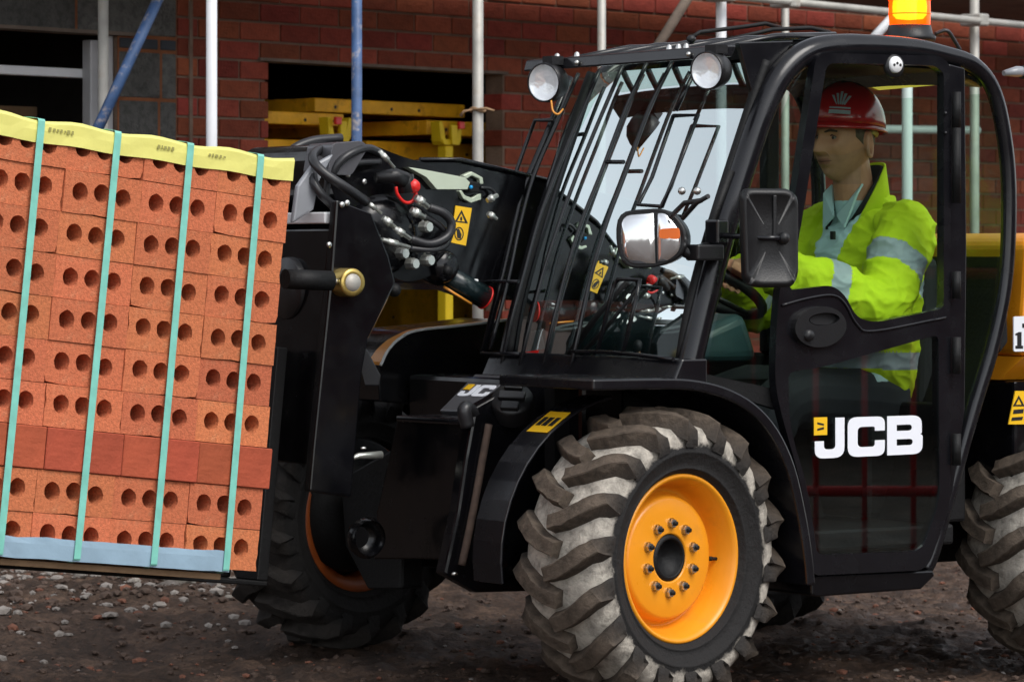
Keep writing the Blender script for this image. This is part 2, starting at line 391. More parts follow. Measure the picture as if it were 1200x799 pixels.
# stones and brick crumbs on the mud
def stone_mesh(seed, sub=2):
    rnd = random.Random(seed); bm = bmesh.new(); bmesh.ops.create_icosphere(bm, subdivisions=sub, radius=1)
    sx, sy, sz = rnd.uniform(.8, 1.3), rnd.uniform(.7, 1.1), rnd.uniform(.45, .75); off = Vector((seed*3.1, seed*1.7, 0))
    for v in bm.verts:
        k = 1+.28*noise.noise(v.co*1.3+off)+.14*noise.noise(v.co*3.1+off)
        v.co = Vector((v.co.x*sx, v.co.y*sy, max(v.co.z, -.55)*sz))*k
    me = bpy.data.meshes.new('rubble_stone'); bm.to_mesh(me); bm.free(); me.materials.append(MATS['stone_pale']); return me
stones = [stone_mesh(i) for i in range(6)]
def ground_at(px, py):
    t = CAM_H*FOC/(py-HORIZON); x = (px-600)/FOC*t
    for _ in range(4):
        z = gz(x, t); t = (CAM_H-z)*FOC/(py-HORIZON); x = (px-600)/FOC*t
    return Vector((x, t, gz(x, t)))
# (photo spots of the stones one can pick out, with their width in pixels)
spots = [(37, 668, 34), (75, 671, 22), (205, 684, 46), (12, 690, 16), (95, 694, 18), (132, 692, 26), (188, 697, 14), (245, 684, 18), (232, 678, 16), (22, 660, 18),
         (158, 707, 17), (200, 722, 24), (66, 707, 14), (258, 690, 14), (110, 676, 14), (150, 681, 16), (8, 676, 14), (225, 699, 15), (52, 690, 14), (84, 683, 12), (120, 744, 10), (268, 700, 12)]
for i, (px, py, w) in enumerate(spots):
    p = ground_at(px, py); s = w/FOC*p.y*.5
    o = bpy.data.objects.new('rubble_stone', stones[i % 6]); col.objects.link(o); o.location = p+Vector((0, 0, s*.15)); o.scale = (s, s, s); o.rotation_euler = (0, 0, random.uniform(0, 6))
    big = w > 30
    o['label'] = ['angular grey slab of rubble leaning in the stony strip by the wall', None, 'largest pale flat stone in the rubble under the brick pack'][i] if big else 'small broken stone lying in the rubble strip below the brick pack'
    o['category'] = 'stone'; o['group'] = 'stones in the rubble strip'
# gravel: thousands of crumbs as one mass
gm = [stone_mesh(20+i, 1) for i in range(5)]
gv = MB(); rng = random.Random(5)
gdat = [([v.co.copy() for v in m.vertices], [tuple(p.vertices) for p in m.polygons]) for m in gm]
for i in range(9400):
    if i < 2400:
        x = rng.uniform(-2.2, -.5); y = 15.57+(x+.346)*1.184-abs(rng.gauss(.7, 1.0))-.08
    else:
        y = rng.uniform(10.9, 15.8); x = rng.uniform(-2.2, 2.9)
    s = .005+.011*rng.random()**3*(1.9 if i < 2400 else 1.0)
    if i >= 9000:
        x = rng.uniform(-2.1, -.6); y = 15.57+(x+.346)*1.184-abs(rng.gauss(.9, .8))-.1; s = rng.uniform(.008, .021)
    vs, fs = gdat[rng.randrange(5)]; a = rng.uniform(0, 6.28); ca, sa = math.cos(a), math.sin(a); z = gz(x, y)+s*.2
    mi = 1 if rng.random() < (.34 if i < 2400 else (.6 if i >= 9000 else .02)) else (2 if rng.random() < .14 else 0)
    gv.add([(x+s*(v.x*ca-v.y*sa), y+s*(v.x*sa+v.y*ca), z+s*v.z) for v in vs], fs, mi, False)
mat('gravel_dark', (.078, .050, .037), .85, var=.3, vscale=40); mat('gravel_pale', (.24, .215, .195), .85, var=.35, vscale=12); mat('gravel_brick', (.16, .065, .04), .9, var=.3, vscale=12)
gv.build('gravel', ['gravel_dark', 'gravel_pale', 'gravel_brick'], fix=False, kind='stuff', label='loose stones and brick crumbs strewn over the dark mud', category='gravel')

# ================================================================== BUILDING behind (brick and block wall with two openings)
bld = empty('brick_building', WM, label='dark red brick building under construction with block panel and unglazed openings', category='building')
WL, WR, WT = -2.95, 6.2, 4.2
o1a, o1b = wp(315, 72), wp(588, 88)
O1 = (o1a.x, o1b.x, .0, (o1a.z+o1b.z)/2)
o2 = wp(139, 38)
O2 = (WL+.25, o2.x, .0, o2.z)
XB = wp(208, 60).x                    # block work left of this, brick right of it
ZO = O1[3] % .075
# mortar bed behind the units: a wall slab with the openings cut out
def wslab(name, m, y0, y1):
    b = MB()
    b.plate([(WL, y0, 0), (WR, y0, 0), (WR, y0, WT), (WL, y0, WT)], (0, y1-y0, 0),
            [[(O2[0], y0, .02), (O2[1], y0, .02), (O2[1], y0, O2[3]), (O2[0], y0, O2[3])], [(O1[0]-.015, y0, .02), (O1[1]+.015, y0, .02), (O1[1]+.015, y0, O1[3]+.012), (O1[0]-.015, y0, O1[3]+.012)]])
    return b.build(name, m, bld)
wslab('mortar_bed', 'mortar', .008, .1)
# room behind
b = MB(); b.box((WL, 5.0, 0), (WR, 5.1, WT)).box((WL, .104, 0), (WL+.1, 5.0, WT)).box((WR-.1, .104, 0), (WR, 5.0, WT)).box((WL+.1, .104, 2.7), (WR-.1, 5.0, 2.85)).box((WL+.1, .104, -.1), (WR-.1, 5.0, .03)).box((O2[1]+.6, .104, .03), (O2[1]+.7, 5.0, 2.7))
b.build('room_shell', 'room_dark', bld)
# bricks
BW, BH, BD = .2155, .066, .100
bricks = []
zc = ZO-.075*int(ZO/.075+1); row = 0
while zc < WT:
    x = XB+(0 if row % 2 else -.1125)
    z0, z1 = zc+.0045, zc+.0705
    while x < WR:
        a, c = max(x+.005, XB+.004), min(x+.22, WR); x += .225
        if z0 < 0: continue
        segs = [(a, c)]
        if z0 < O1[3]-.01:
            segs = []
            if a < O1[0]: segs.append((a, min(c, O1[0]-.002)))
            if c > O1[1]: segs.append((max(a, O1[1]+.002), c))
        for (p, q) in segs:
            if q-p > .03: bricks.append((p, q, z0, z1))
    zc += .075; row += 1
def seen(t):
    p, q, z0, z1 = t; wpt = WM @ Vector(((p+q)/2, 0, z0)); x = 600+FOC*wpt.x/wpt.y; y = HORIZON-FOC*(z0-CAM_H)/wpt.y
    if not (-20 < x < 1215 and -15 < y < 330): return False
    if x < 330 and y > 195-(.16*(330-x)): return False          # behind the pack
    if 640 < x < 860 and y > 260: return False
    return True
vis = [t for t in bricks if seen(t)]; vis.sort(key=lambda t: -t[2]); keep = set(vis[:300])
cache = {}
st = MB()
for t in bricks:
    p, q, z0, z1 = t; dy = random.uniform(-.002, .002)
    if t in keep:
        k = round(q-p, 2)
        if k not in cache: cache[k] = MB().box((-(q-p)/2, 0, 0), ((q-p)/2, BD, z1-z0)).mesh('brick', 'wall_brick')
        o = bpy.data.objects.new('brick', cache[k]); col.objects.link(o); o.parent = bld; o.location = ((p+q)/2, dy, z0)
        md = o.modifiers.new('bevel', 'BEVEL'); md.width = .003; md.segments = 1
    else: st.box((p, dy, z0), (q, BD, z1))
st.build('brickwork', 'wall_brick', bld, kind='stuff')
# blocks: courses read from the photo
zj = [wp(170, y).z for y in (178, 117, 60, 44)]
zrows = []; z = zj[0]
while z > .2: zrows.append((z-.225, z)); z -= .225
zrows += [(zj[0], zj[1]), (zj[1], zj[2]), (zj[2], zj[3])]
z = zj[3]
while z < WT: zrows.append((z, z+.235)); z += .235
vj = wp(187, 100).x; vtop = wp(90, 20).x
MATSB = {}
mat('coursing_brick', (.035, .04, .048), .9, var=.2)
st2 = MB()
for i, (z0, z1) in enumerate(zrows):
    cuts = [WL, WL+.2, vtop-.45, vtop, vtop+.45, vj, XB] if z0 >= zj[3]-.001 else [WL, O2[0], O2[1], vj+(.0 if i % 2 else .01), XB]
    for a, c in zip(cuts[:-1], cuts[1:]):
        if z0 < O2[3]-.02 and a >= O2[0]-.001 and c <= O2[1]+.001: continue
        if c-a < .02: continue
        mb_ = MB().box((a+.006, -.001, z0+.007), (c-.006, .1, z1-.006))
        if z1 > .9 and z0 < 2.6: mb_.build('block', 'coursing_brick' if abs(z0-zj[2]) < .001 else 'concrete_block', bld, bevel=.004, seg=1)
        else: st2.box((a+.006, -.001, z0+.007), (c-.006, .1, z1-.006))
st2.build('blockwork', 'concrete_block', bld, kind='stuff')
MB().box((WL, .004, 0.02), (XB-.004, .0085, O2[3]-.0)).build('x', 'mortar_orange', bld) if False else None
b = MB(); b.box((O2[1], .003, .02), (XB-.002, .0078, WT)).box((WL, .003, O2[3]), (O2[1]-.001, .0078, WT)); b.build('orange_mortar', 'mortar_orange', bld)
jx = wp(223, 60).x
MB().box((jx-.008, -.006, .02), (jx+.008, .002, 2.6)).build('movement_joint', 'mortar', bld)
# lintels, frame in the left opening
MB().box((O1[0]-.06, -.012, O1[3]+.001), (O1[1]+.03, .095, O1[3]+.013)).build('lintel', 'timber_grey', bld)
MB().box((O2[0]-.1, -.012, O2[3]-.012), (O2[1]+.1, .095, O2[3]+.001)).build('lintel', 'timber_grey', bld)
f1, f2 = wp(105, 90, -.06), wp(116, 90, -.06)
b = MB(); b.box((f1.x, .055, .05), (f2.x, .10, O2[3]-.03)); b.build('window_post', 'frame_grey', bld, bevel=.004)
f1, f2 = wp(124, 90, -.02), wp(133, 90, -.02)
b = MB(); b.box((f1.x, .02, .05), (f2.x, .06, O2[3]-.012)); b.build('window_post', 'frame_grey', bld, bevel=.004)
# grey rail across the left opening
p0, p1 = wp(-20, 76, -.12), wp(109, 82, -.12)
b = MB(); b.box((p0.x-.3, .10, p1.z-.034), (p1.x, .15, p1.z), 0); b.build('window_rail', 'galv_white', bld, bevel=.004)

# ---------------- yellow formwork stacked inside the openings
def formbeam(pl, pr, ytop, hpx, off, depth, label, grp='yellow formwork panels stacked in the opening', brk=None, m='form_yellow'):
    a = wp(pl, ytop, off); sc = FOC/((WM @ a).y); h = hpx/sc
    c = wp(pr, ytop, off)
    org = WM @ Vector((a.x, a.y, a.z-h))
    e = empty('formwork_panel', Matrix.Translation(org) @ Matrix.Rotation(WANG, 4, 'Z'), label=label, category='formwork', group=grp)
    L = c.x-a.x
    bb = MB(); bb.box((0, 0, 0), (L, .045, h)).box((0, .045, 0), (.045, depth, h)).box((L-.045, .045, 0), (L, depth, h)).box((.045, depth-.045, 0), (L-.045, depth, h))
    bb.build('edge_frame', m, e, bevel=.004)
    MB().box((.045, .045, h*.55), (L-.045, depth-.045, h*.85)).build('face_sheet', 'form_yellow', e)
    k = 0; xx = .12
    while xx < L-.05:
        MB().cyl((xx, -.003, h*.4), (xx, .004, h*.4), .007, 8).build('bolt_hole', 'black_decal', e); xx += .17 if k % 2 else .34; k += 1
    return e
formbeam(369, 545, 115, 16, -.26, 1.1, 'long yellow formwork panel lying topmost on the stack in the brick opening')
formbeam(262, 403, 128, 15, -.16, .9, 'yellow formwork panel with its end stopping above a bright yellow fork head')
formbeam(500, 600, 141, 17, -.20, 1.0, 'yellow formwork panel resting on the fork head beside the tied pole')
formbeam(250, 395, 161, 18, -.2, .9, 'lower yellow formwork panel under the bright yellow fork head')
formbeam(430, 590, 165, 22, -.4, .9, 'shaded yellow formwork panel deep in the stack behind the blue pole')
formbeam(300, 600, 200, 30, -.6, 1.0, 'low yellow formwork panel hidden behind the boom head')
for (pa, pb_, yt) in ((440, 600, 330), (300, 470, 318)):
    formbeam(pa, pb_, yt, 70, -1.5, .8, 'dim yellow formwork panel standing low behind the boom nose' if pa == 440 else 'dim yellow formwork panel standing low behind the carriage plate')
formbeam(-40, 44, 122, 12, -.5, .9, 'tan board panel inside the block wall opening', m='timber')
formbeam(-40, 44, 136, 20, -.45, .9, 'yellow formwork panel inside the block wall opening')
def forkhead(px, py, off, label, flip):
    c = wp(px, py, off); org = WM @ c
    e = empty('fork_head_prop', Matrix.Translation(Vector((org.x, org.y, 0))) @ Matrix.Rotation(WANG, 4, 'Z'), label=label, category='prop', group='bright yellow props under the formwork')
    z = c.z
    b = MB()
    for s in (-1, 1):
        b.plate([(s*.028, -.03, z), (s*.062, -.03, z), (s*.072, -.03, z+.085), (s*.052, -.03, z+.085)], (0, .05, 0))
    b.plate([(-.045, -.036, z-.012), (.045, -.036, z-.012), (.062, -.036, z+.012), (-.062, -.036, z+.012)], (0, .065, 0))
    b.build('fork', 'form_bright', e, bevel=.003)
    MB().plate([(-.02, -.05, z+.07), (.02, -.05, z+.07), (.012, -.05, z-.01), (-.012, -.05, z-.01)], (0, .012, 0)).build('wedge', 'form_bright', e, bevel=.002)
    MB().box((flip*.02, -.06, z+.055), (flip*.02+flip*.035, -.045, z+.085)).build('red_cap', 'red_plastic', e, bevel=.003)
    MB().box((-.024, -.024, .03), (.024, .024, z-.0125)).build('shaft', 'form_bright', e, bevel=.006)
forkhead(392, 163, -.10, 'bright yellow fork head prop with red cap left of the blue pole', -1)
forkhead(522, 167, -.14, 'bright yellow fork head prop with red cap beside the tied pole', 1)

# ================================================================== SCAFFOLD
def vpole(px, wpx, off, m, label, ztop=2.75, grp='upright scaffold tubes along the wall'):
    p = WM @ wp(px, 100, off); r = wpx/2/(FOC/p.y)
    org = Vector((p.x, p.y, gz(p.x, p.y)-.03))
    b = MB(); b.tube([(0, 0, 0), (0, 0, ztop)], r, 16)
    o = b.build('scaffold_tube', m, label=label, category='scaffold tube', group=grp); o.location = org
    return o, r
vpole(121, 12.5, .5, 'galv', 'weathered grey scaffold tube standing at the block wall opening')
vpole(248, 13, 1.12, 'galv_white', 'clean white upright tube beside the narrow brick strip')
vpole(418, 12.5, 1.1, 'blue_steel', 'chipped blue upright scaffold tube in front of the yellow formwork')
t4, r4 = vpole(560, 13, 1.1, 'galv', 'pale scaffold tube with a wire tie near the brick jamb')
vpole(705, 10, 1.12, 'galv', 'thin grey scaffold tube rising behind the windscreen guard')
vpole(845, 12.5, 1.12, 'galv_white', 'white scaffold tube rising behind the cab roof wiper')
vpole(920, 9.5, 1.0, 'galv', 'thin dull scaffold tube between the white tube and the beacon')
vpole(1063, 12.5, 1.12, 'galv_white', 'white scaffold tube seen through the door window behind the driver')
vpole(1142, 11, 1.12, 'galv', 'brownish scaffold tube behind the rear corner of the cab')
# tie on the pale pole (a coupler with a wire loop)
zt = 1.223+(300-129)/FOC*t4.location.y
tt = MB(); rr4 = r4+.006
tt.tube([(rr4*math.cos(a), rr4*math.sin(a), zt-t4.location.z+.006*math.sin(2*a)) for a in [i*math.pi/8 for i in range(16)]], .006, 8, closed=True)
tt.tube([(-.02, -rr4, zt-t4.location.z), (.03, -rr4-.008, zt-t4.location.z+.004), (.06, -rr4, zt-t4.location.z-.004)], [.004, .005, .004], 8)
tt.tube([(-.02, -rr4, zt-t4.location.z), (-.05, -rr4-.008, zt-t4.location.z-.006), (-.062, -rr4, zt-t4.location.z-.024)], [.004, .005, .008], 8)
tt.build('wire_tie', 'timber', t4)
def bar(p, q, wpx, m, name, label, off1, off2, cat='scaffold tube', grp=None, flat=None):
    a, c = WM @ wp(*p, off1), WM @ wp(*q, off2); r = wpx/2/(FOC/a.y)
    b = MB(org=a)
    if flat: b.tube([a, c], r, 4)
    else: b.tube([a, c], r, 14)
    kw = dict(label=label, category=cat)
    if grp: kw['group'] = grp
    return b.build(name, m, **kw)
bar((212, -58), (108, 165), 13, 'blue_steel', 'scaffold_brace', 'chipped blue diagonal brace crossing the grey tube', .7, .7)
bar((835, -48), (766, 62), 12, 'timber_grey', 'scaffold_brace', 'brown diagonal brace leaning behind the windscreen guard', 1.1, 1.1)
bar((1060, 5), (1008, 62), 11, 'galv_white', 'scaffold_brace', 'short pale diagonal brace beside the orange beacon', 1.1, 1.1)
ledger = bar((760, -14), (1260, 36), 9.5, 'galv', 'scaffold_ledger', 'long dull ledger tube running level under the scaffold boards', 1.2, 1.2)
bar((985, 151), (1146, 153), 10, 'galv_white', 'scaffold_rail', 'white level rail seen through the door window behind the helmet', .5, .5)
for px, py in ((845, -5.5), (920, 2), (1142, 24)):
    c = WM @ wp(px, py, 1.16); x_ = WM.to_3x3() @ Vector((1, 0, 0)); y_ = WM.to_3x3() @ Vector((0, 1, 0))
    MB(org=(0, 0, 0)).obox(c-ledger.location, x_*.034, y_*.055, Vector((0, 0, .026))).build('coupler', 'galv', ledger, bevel=.008)
# the working platform: boards lying on the ledgers, over the wall foot
b0 = 2.36
for i in range(4):
    y0 = -.10-.235*i
    b = MB(org=WM @ Vector((1.6, y0, b0)))
    q = [WM @ Vector((x, y, z)) for z in (b0, b0+.038) for (x, y) in ((-2.9, y0), (6.0, y0), (6.0, y0-.225), (-2.9, y0-.225))]
    b.hexa(q); b.build('scaffold_board', 'timber_grey', bevel=.003, label=('weathered scaffold board lying against the brick wall high above the cab', 'weathered scaffold board second from the brick wall on the high platform', 'weathered scaffold board third from the brick wall on the high platform', 'outer weathered scaffold board whose edge shows above the ledger tube')[i], category='board', group='scaffold boards of the platform')
q = MB(org=WM @ Vector((2, -.3, b0-.06)))
a = wp(1100, 6, .35)

# ================================================================== what the door glass mirrors: an added dark block and a red site fence to the right of the photographer
FM = Matrix.Translation((13.5, 5.0, 0)) @ Matrix.Rotation(R(66.6), 4, 'Z')
fb = empty('horizon_blocker', FM, label='long dark block added off view to darken the door glass reflection', category='building')
MB().box((-9, -9.0, -.1), (11, -2.0, 5.2)).build('blocker_body', 'blocker_dark', fb)
MB().plate([(-9.3, -9.3, 5.2), (11.3, -9.3, 5.2), (11.3, -5.5, 6.8), (-9.3, -5.5, 6.8)], (0, 0, .15)).build('blocker_top', 'matt_black', fb)
hm_ = Matrix.Translation((-12.5, 15.5, 0)) @ Matrix.Rotation(R(66), 4, 'Z')  # added unseen screen: keeps low sky out of the windscreen reflection
hd = empty('sky_blocker', hm_, label='tall dark board screen added off view to keep sky out of the windscreen', category='fence')
hp_ = MB().box((0, 0, 0), (1.19, .03, 4.6)).mesh('panel', 'blocker_dark')
for i in range(12):
    o = bpy.data.objects.new('panel', hp_); col.objects.link(o); o.parent = hd; o.location = (-7+1.2*i, 0, -.02)
FM2 = Matrix.Translation((5.6, 8.8, 0)) @ Matrix.Rotation(R(66.6), 4, 'Z')
ff = empty('barrier_fence', FM2, label='red tubular site fence in front of the added dark block', category='fence')
MB().cyl((-3, 0, .26), (2.6, 0, .26), .022).build('rail', 'barrier_red', ff)
MB().cyl((-3, 0, 1.15), (2.6, 0, 1.15), .022).build('rail', 'barrier_red', ff)
pm = MB().cyl((0, 0, 0), (0, 0, 1.15), .012, 8).mesh('post', 'barrier_red')
for i in range(29):
    o = bpy.data.objects.new('post', pm); col.objects.link(o); o.parent = ff; o.location = (-3+.2*i, 0, 0)

# ================================================================== TELEHANDLER
tele = empty('telehandler', MM, label='black and yellow telehandler with caged cab and lit beacon carrying bricks', category='telehandler')
def part(b, name, m, bevel=0., parent=None, **k): return b.build(name, m, parent or tele, bevel=bevel, **k)
UN, UF = -.10, .85                  # near and far sides of the cab

# ---------------- wheels
def lug_rings(side, vseed):
    rings = []
    #      x     angle  r_top  r_bot  half width
    path = [(-.016, .00, .407, .355, .0225), (.03, -.035, .408, .355, .024), (.075, -.095, .405, .352, .0255), (.115, -.17, .396, .337, .0265), (.137, -.22, .378, .322, .0275), (.147, -.245, .348, .310, .026), (.147, -.255, .322, .303, .020)]
    pts = []
    for x, a, rt, rb, h in path: pts.append((x, a, rt, rb, h))
    for i, (x, a, rt, rb, h) in enumerate(pts):
        x0, a0 = pts[max(0, i-1)][:2]; x1, a1 = pts[min(len(pts)-1, i+1)][:2]
        dx, da = x1-x0, (a1-a0)*.39; L = math.hypot(dx, da) or 1; nx, na = -da/L, dx/L     # normal in the tread surface
        if i >= 5: nx, na = 0, 1
        def P(off, r, kx=0): return (side*(x+kx+nx*off), r*math.cos(a+na*off/.39), r*math.sin(a+na*off/.39))
        out = .006 if i >= 4 else 0
        rings.append([P(-h*1.25, rb), P(-h*.85, rt, out), P(h*.85, rt, out), P(h*1.25, rb)])
    # finer sections with worn, uneven edges
    rnd = random.Random(vseed); fine = []
    for i in range(len(rings)-1):
        for t in ((0, .5) if i < len(rings)-2 else (0, .5, 1)):
            a, b_, c, d = [Vector(rings[i][k]).lerp(Vector(rings[i+1][k]), t) for k in range(4)]
            q = [a, a.lerp(b_, .5), a.lerp(b_, .94), b_.lerp(c, .06), b_.lerp(c, .5), c.lerp(b_, .06), d.lerp(c, .94), d.lerp(c, .5), d]
            out = []
            for k, p in enumerate(q):
                n_ = noise.noise_vector(p*38+Vector((vseed*7.7, 0, 0)))*.0026+noise.noise_vector(p*90+Vector((0, vseed*3.1, 0)))*.0014
                if 2 <= k <= 6 and rnd.random() < .06: n_ -= Vector((0, p.y, p.z)).normalized()*.004
                out.append(p+n_)
            fine.append(out)
    return fine
def wheel_assets():
    prof = [(.224, .100), (.232, .112), (.242, .122), (.2435, .1265), (.248, .1275), (.2495, .125), (.262, .1335), (.285, .1405), (.2865, .1425), (.292, .1430), (.2935, .1415), (.315, .142), (.338, .136), (.356, .122), (.366, .09), (.371, .045), (.373, 0)]
    prof = prof+[(r, -h) for r, h in prof[-2::-1]]
    A = {}
    for key, m in (('clean', 'tyre_rubber'), ('wet', 'tyre_wet')):
        A['tyre_'+key] = MB().lathe(prof, (0, 0, 0), (1, 0, 0), 96, ref=(0, 1, 0)).mesh('tyre', m)
    for key, m in (('clean', 'lug_rubber'), ('wet', 'tyre_wet')):
        for s in (1, -1):
            for v_ in range(4): A['lug%d_%s%d' % (s, key, v_)] = MB().loft(lug_rings(s, v_), True, smooth=True).mesh('lug', m); A['lug%d_%s%d' % (s, key, v_)].set_sharp_from_angle(angle=R(28))
    # rim: outer flange, barrel, drop centre, disc
    rp = [(.228, .098), (.231, .108), (.226, .114), (.219, .112), (.213, .102), (.206, .085), (.198, .060), (.194, .042), (.189, .030), (.182, .026), (.174, .034), (.169, .054), (.164, .063), (.157, .066), (.12, .067), (.07, .068), (.066, .068), (.064, .062)]
    A['rim'] = MB().lathe(rp, (0, 0, 0), (1, 0, 0), 72, ref=(0, 1, 0)).lathe([(.190, .004), (.19, -.1), (.222, -.115), (.23, -.11)], (0, 0, 0), (1, 0, 0), 48, ref=(0, 1, 0)).mesh('rim', 'yellow_paint')
    A['rim_far'] = A['rim'].copy(); A['rim_far'].materials.clear(); A['rim_far'].materials.append(MATS['rim_dull'])
    A['hub'] = MB().lathe([(.064, -.006), (.06, -.002), (.054, .002), (.05, -.002), (.048, -.02), (.0001, -.03)], (.070, 0, 0), (1, 0, 0), 32, ref=(0, 1, 0)).mesh('hub', 'matt_black')
    b = MB().lathe([(.0001, .0), (.0125, .0), (.0125, .004)], (0, 0, 0), (1, 0, 0), 20, m=0, smooth=False)
    b.lathe([(.0001, .016), (.0095, .016), (.0105, .013), (.0105, .002)], (0, 0, 0), (1, 0, 0), 6, smooth=False)
    b.lathe([(.0001, .026), (.0052, .026), (.0052, .014)], (0, 0, 0), (1, 0, 0), 10, m=1)
    A['bolt'] = b.mesh('bolt', ['steel', 'matt_black'])
    A['valve'] = MB().cyl((0, 0, 0), (.0, 0, -.022), .005, 8).cyl((0, 0, -.018), (0, 0, -.03), .0065, 8).mesh('valve', 'matt_black')
    return A
WA = wheel_assets()
def wheel(name, loc, steer, flip, key='clean', spin=0.):
    # the wheel's own x axis points outwards
    rz = R(-90)+steer+(math.pi if flip else 0)
    w = empty(name, Matrix.Translation(loc) @ Matrix.Rotation(rz, 4, 'Z') @ Matrix.Rotation(spin, 4, 'X'), tele)
    def sub(n, me, loc=(0, 0, 0), rx=0):
        o = bpy.data.objects.new(n, me); col.objects.link(o); o.parent = w; o.location = loc; o.rotation_euler = (rx, 0, 0); return o
    sub('tyre', WA['tyre_'+key]); sub('rim', WA['rim' if key == 'clean' else 'rim_far']); sub('hub', WA['hub'])
    N = 18
    for i in range(N):
        for s in (1, -1):
            o = sub('lug', WA['lug%d_%s%d' % (s, key, (i*3+(s > 0)) % 4)], rx=2*math.pi*(i+(.5 if s < 0 else 0))/N)
    for i in range(10):
        a = 2*math.pi*(i+.3)/10; sub('bolt', WA['bolt'], (.067, .094*math.cos(a), .094*math.sin(a))).scale = (.85, 1.2, 1.2)
    a = R(-8); sub('valve', WA['valve'], (.06, .196*math.cos(a), .196*math.sin(a)), rx=a-math.pi/2)
    return w
STEER = R(11.5)
wheel('front_wheel', (.01, .0, .405), STEER, False, spin=R(4))
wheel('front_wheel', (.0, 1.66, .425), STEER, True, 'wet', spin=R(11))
wheel('rear_wheel', (1.585, .0, .405), 0, False, spin=R(9))
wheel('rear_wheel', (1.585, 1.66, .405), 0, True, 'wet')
part(MB().lathe([(.0001, -.10), (.10, -.10), (.198, -.06), (.214, .02), (.06, .03)], (-.030, 1.56, .468), (.2, 1, 0), 32), 'drive_hub', 'matt_black')
# axles
part(MB().tube([(0, .16, .405), (0, 1.5, .405)], .07, 14), 'front_axle', 'matt_black')
part(MB().tube([(1.68, .16, .405), (1.68, 1.5, .405)], .07, 14), 'rear_axle', 'matt_black')
part(MB().lathe([(.0001, -.04), (.10, -.04), (.12, 0), (.10, .10), (.0001, .12)], (0, .28, .40), (0, 1, 0), 20), 'steering_hub', 'black_paint')

# ---------------- chassis
b = MB().box((-.02, .42, .30), (2.1, 1.28, .60)); part(b, 'chassis', 'matt_black', .02)
# front tank: a tall tapering cover facing forward
fb_ = -.27
FT = [(464, 490), (540, 494), (540, 560), (527, 610), (518, 655), (436, 655), (440, 600), (452, 545)]
P3 = [mb(x, y, fb_) for x, y in FT]
part(MB().plate(P3, (.22, 0, 0)), 'front_tank', 'black_paint', .012)
tl = [mb(466, 489, fb_), mb(540, 493, fb_)]
part(MB().hexa([tl[0]+Vector((-.008, 0, -.012)), tl[1]+Vector((-.008, 0, -.012)), tl[1]+Vector((.20, 0, -.012)), tl[0]+Vector((.20, 0, -.012)), tl[0]+Vector((-.008, 0, .006)), tl[1]+Vector((-.008, 0, .006)), tl[1]+Vector((.20, 0, .006)), tl[0]+Vector((.20, 0, .006))]), 'tank_lid', 'satin_black', .006)
gl = [mb(532, 585, fb_-.002), mb(536, 560, fb_-.002), mb(531, 590, fb_-.002), mb(514, 640, fb_-.002)]
# side plate of the front frame, just inside the near wheel
us = .43
SP = [(556, 478), (602, 452), (700, 440), (760, 470), (700, 640), (640, 692), (560, 694), (520, 672), (536, 600), (545, 540)]
part(MB().plate([mu(x, y, us) for x, y in SP], (0, .05, 0)), 'front_frame_plate', 'black_paint', .008)
pth = spline([mu(573, 497, us-.008), mu(565, 540, us-.008), mu(556, 590, us-.008), mu(548, 630, us-.008), mu(541, 662, us-.008)], 6)
part(MB().tube(pth, .011, 8), 'grip_strip', 'gravel_dark')
part(MB().lathe([(.0001, -.02), (.05, -.02), (.058, -.005), (.058, .03)], mu(586, 655, us-.03), (0, 1, 0), 24), 'pivot_boss', 'black_paint')
for q in ((533, 672, .012), (587, 678, .010), (426, 525, .009)):
    part(MB().ball(mu(q[0], q[1], us-.03), (q[2], q[2]*.7, q[2]*.5), 10), 'bolt_head', 'steel')
# sloping nose plate with the maker's letters, filler cap and hose
NP = [(515, 481), (541, 481), (586, 448), (556, 438)]
def npz(px, py):                    # sloping plane through the nose: rises towards the rear
    c, d = _ray(MI, px, py); n_ = Vector((-.62, 0, .78)); p_ = Vector((-.10, .6, .80)); t = (p_-c).dot(n_)/d.dot(n_); return c+d*t
nvec = Vector((-.62, 0, .78))
part(MB().plate([npz(x, y) for x, y in [(515, 481), (543, 482), (600, 440), (557, 438)]], nvec*-.02), 'nose_plate', 'grey_metal', .003)
def skewletters(org, ex, ey, polys, name, m, mapf):
    b = MB()
    for outer, holes in polys: b.plate([mapf(org[0]+ex[0]*x+ey[0]*y, org[1]+ex[1]*x+ey[1]*y) for x, y in outer], nvec*.002, [[mapf(org[0]+ex[0]*x+ey[0]*y, org[1]+ex[1]*x+ey[1]*y) for x, y in h] for h in holes])
    return part(b, name, m)
# letter shapes (unit: cap height 1)
def LJ(): return (rounded([(.52, 0), (.52+.22, 0), (.74, 1.0), (.02, 1.0), (.02, .57), (.24, .57), (.24, .78), (.52, .78)], [0, 0, .26, .26, 0, 0, .10, .10]), [])
def LC(): return (rounded([(0, 0), (.9, 0), (.9, .36), (.66, .36), (.66, .25), (.24, .25), (.24, .76), (.66, .76), (.66, .60), (.9, .60), (.9, 1.0), (0, 1.0)], [.24, .24, 0, 0, .1, .12, .12, .1, 0, 0, .24, .24]), [])
def LB(): return (rounded([(0, 0), (.84, 0), (.84, .46), (.80, .48), (.86, .52), (.86, 1.0), (0, 1.0)], [0, .24, .1, .02, .1, .26, 0]),
                  [rounded([(.23, .23), (.60, .23), (.60, .385), (.23, .385)], [0, .09, .09, 0])[::-1], rounded([(.23, .60), (.62, .60), (.62, .76), (.23, .76)], [0, .09, .09, 0])[::-1]])
def shift(pl, dx): return ([(x+dx, y) for x, y in pl[0]], [[(x+dx, y) for x, y in h] for h in pl[1]])
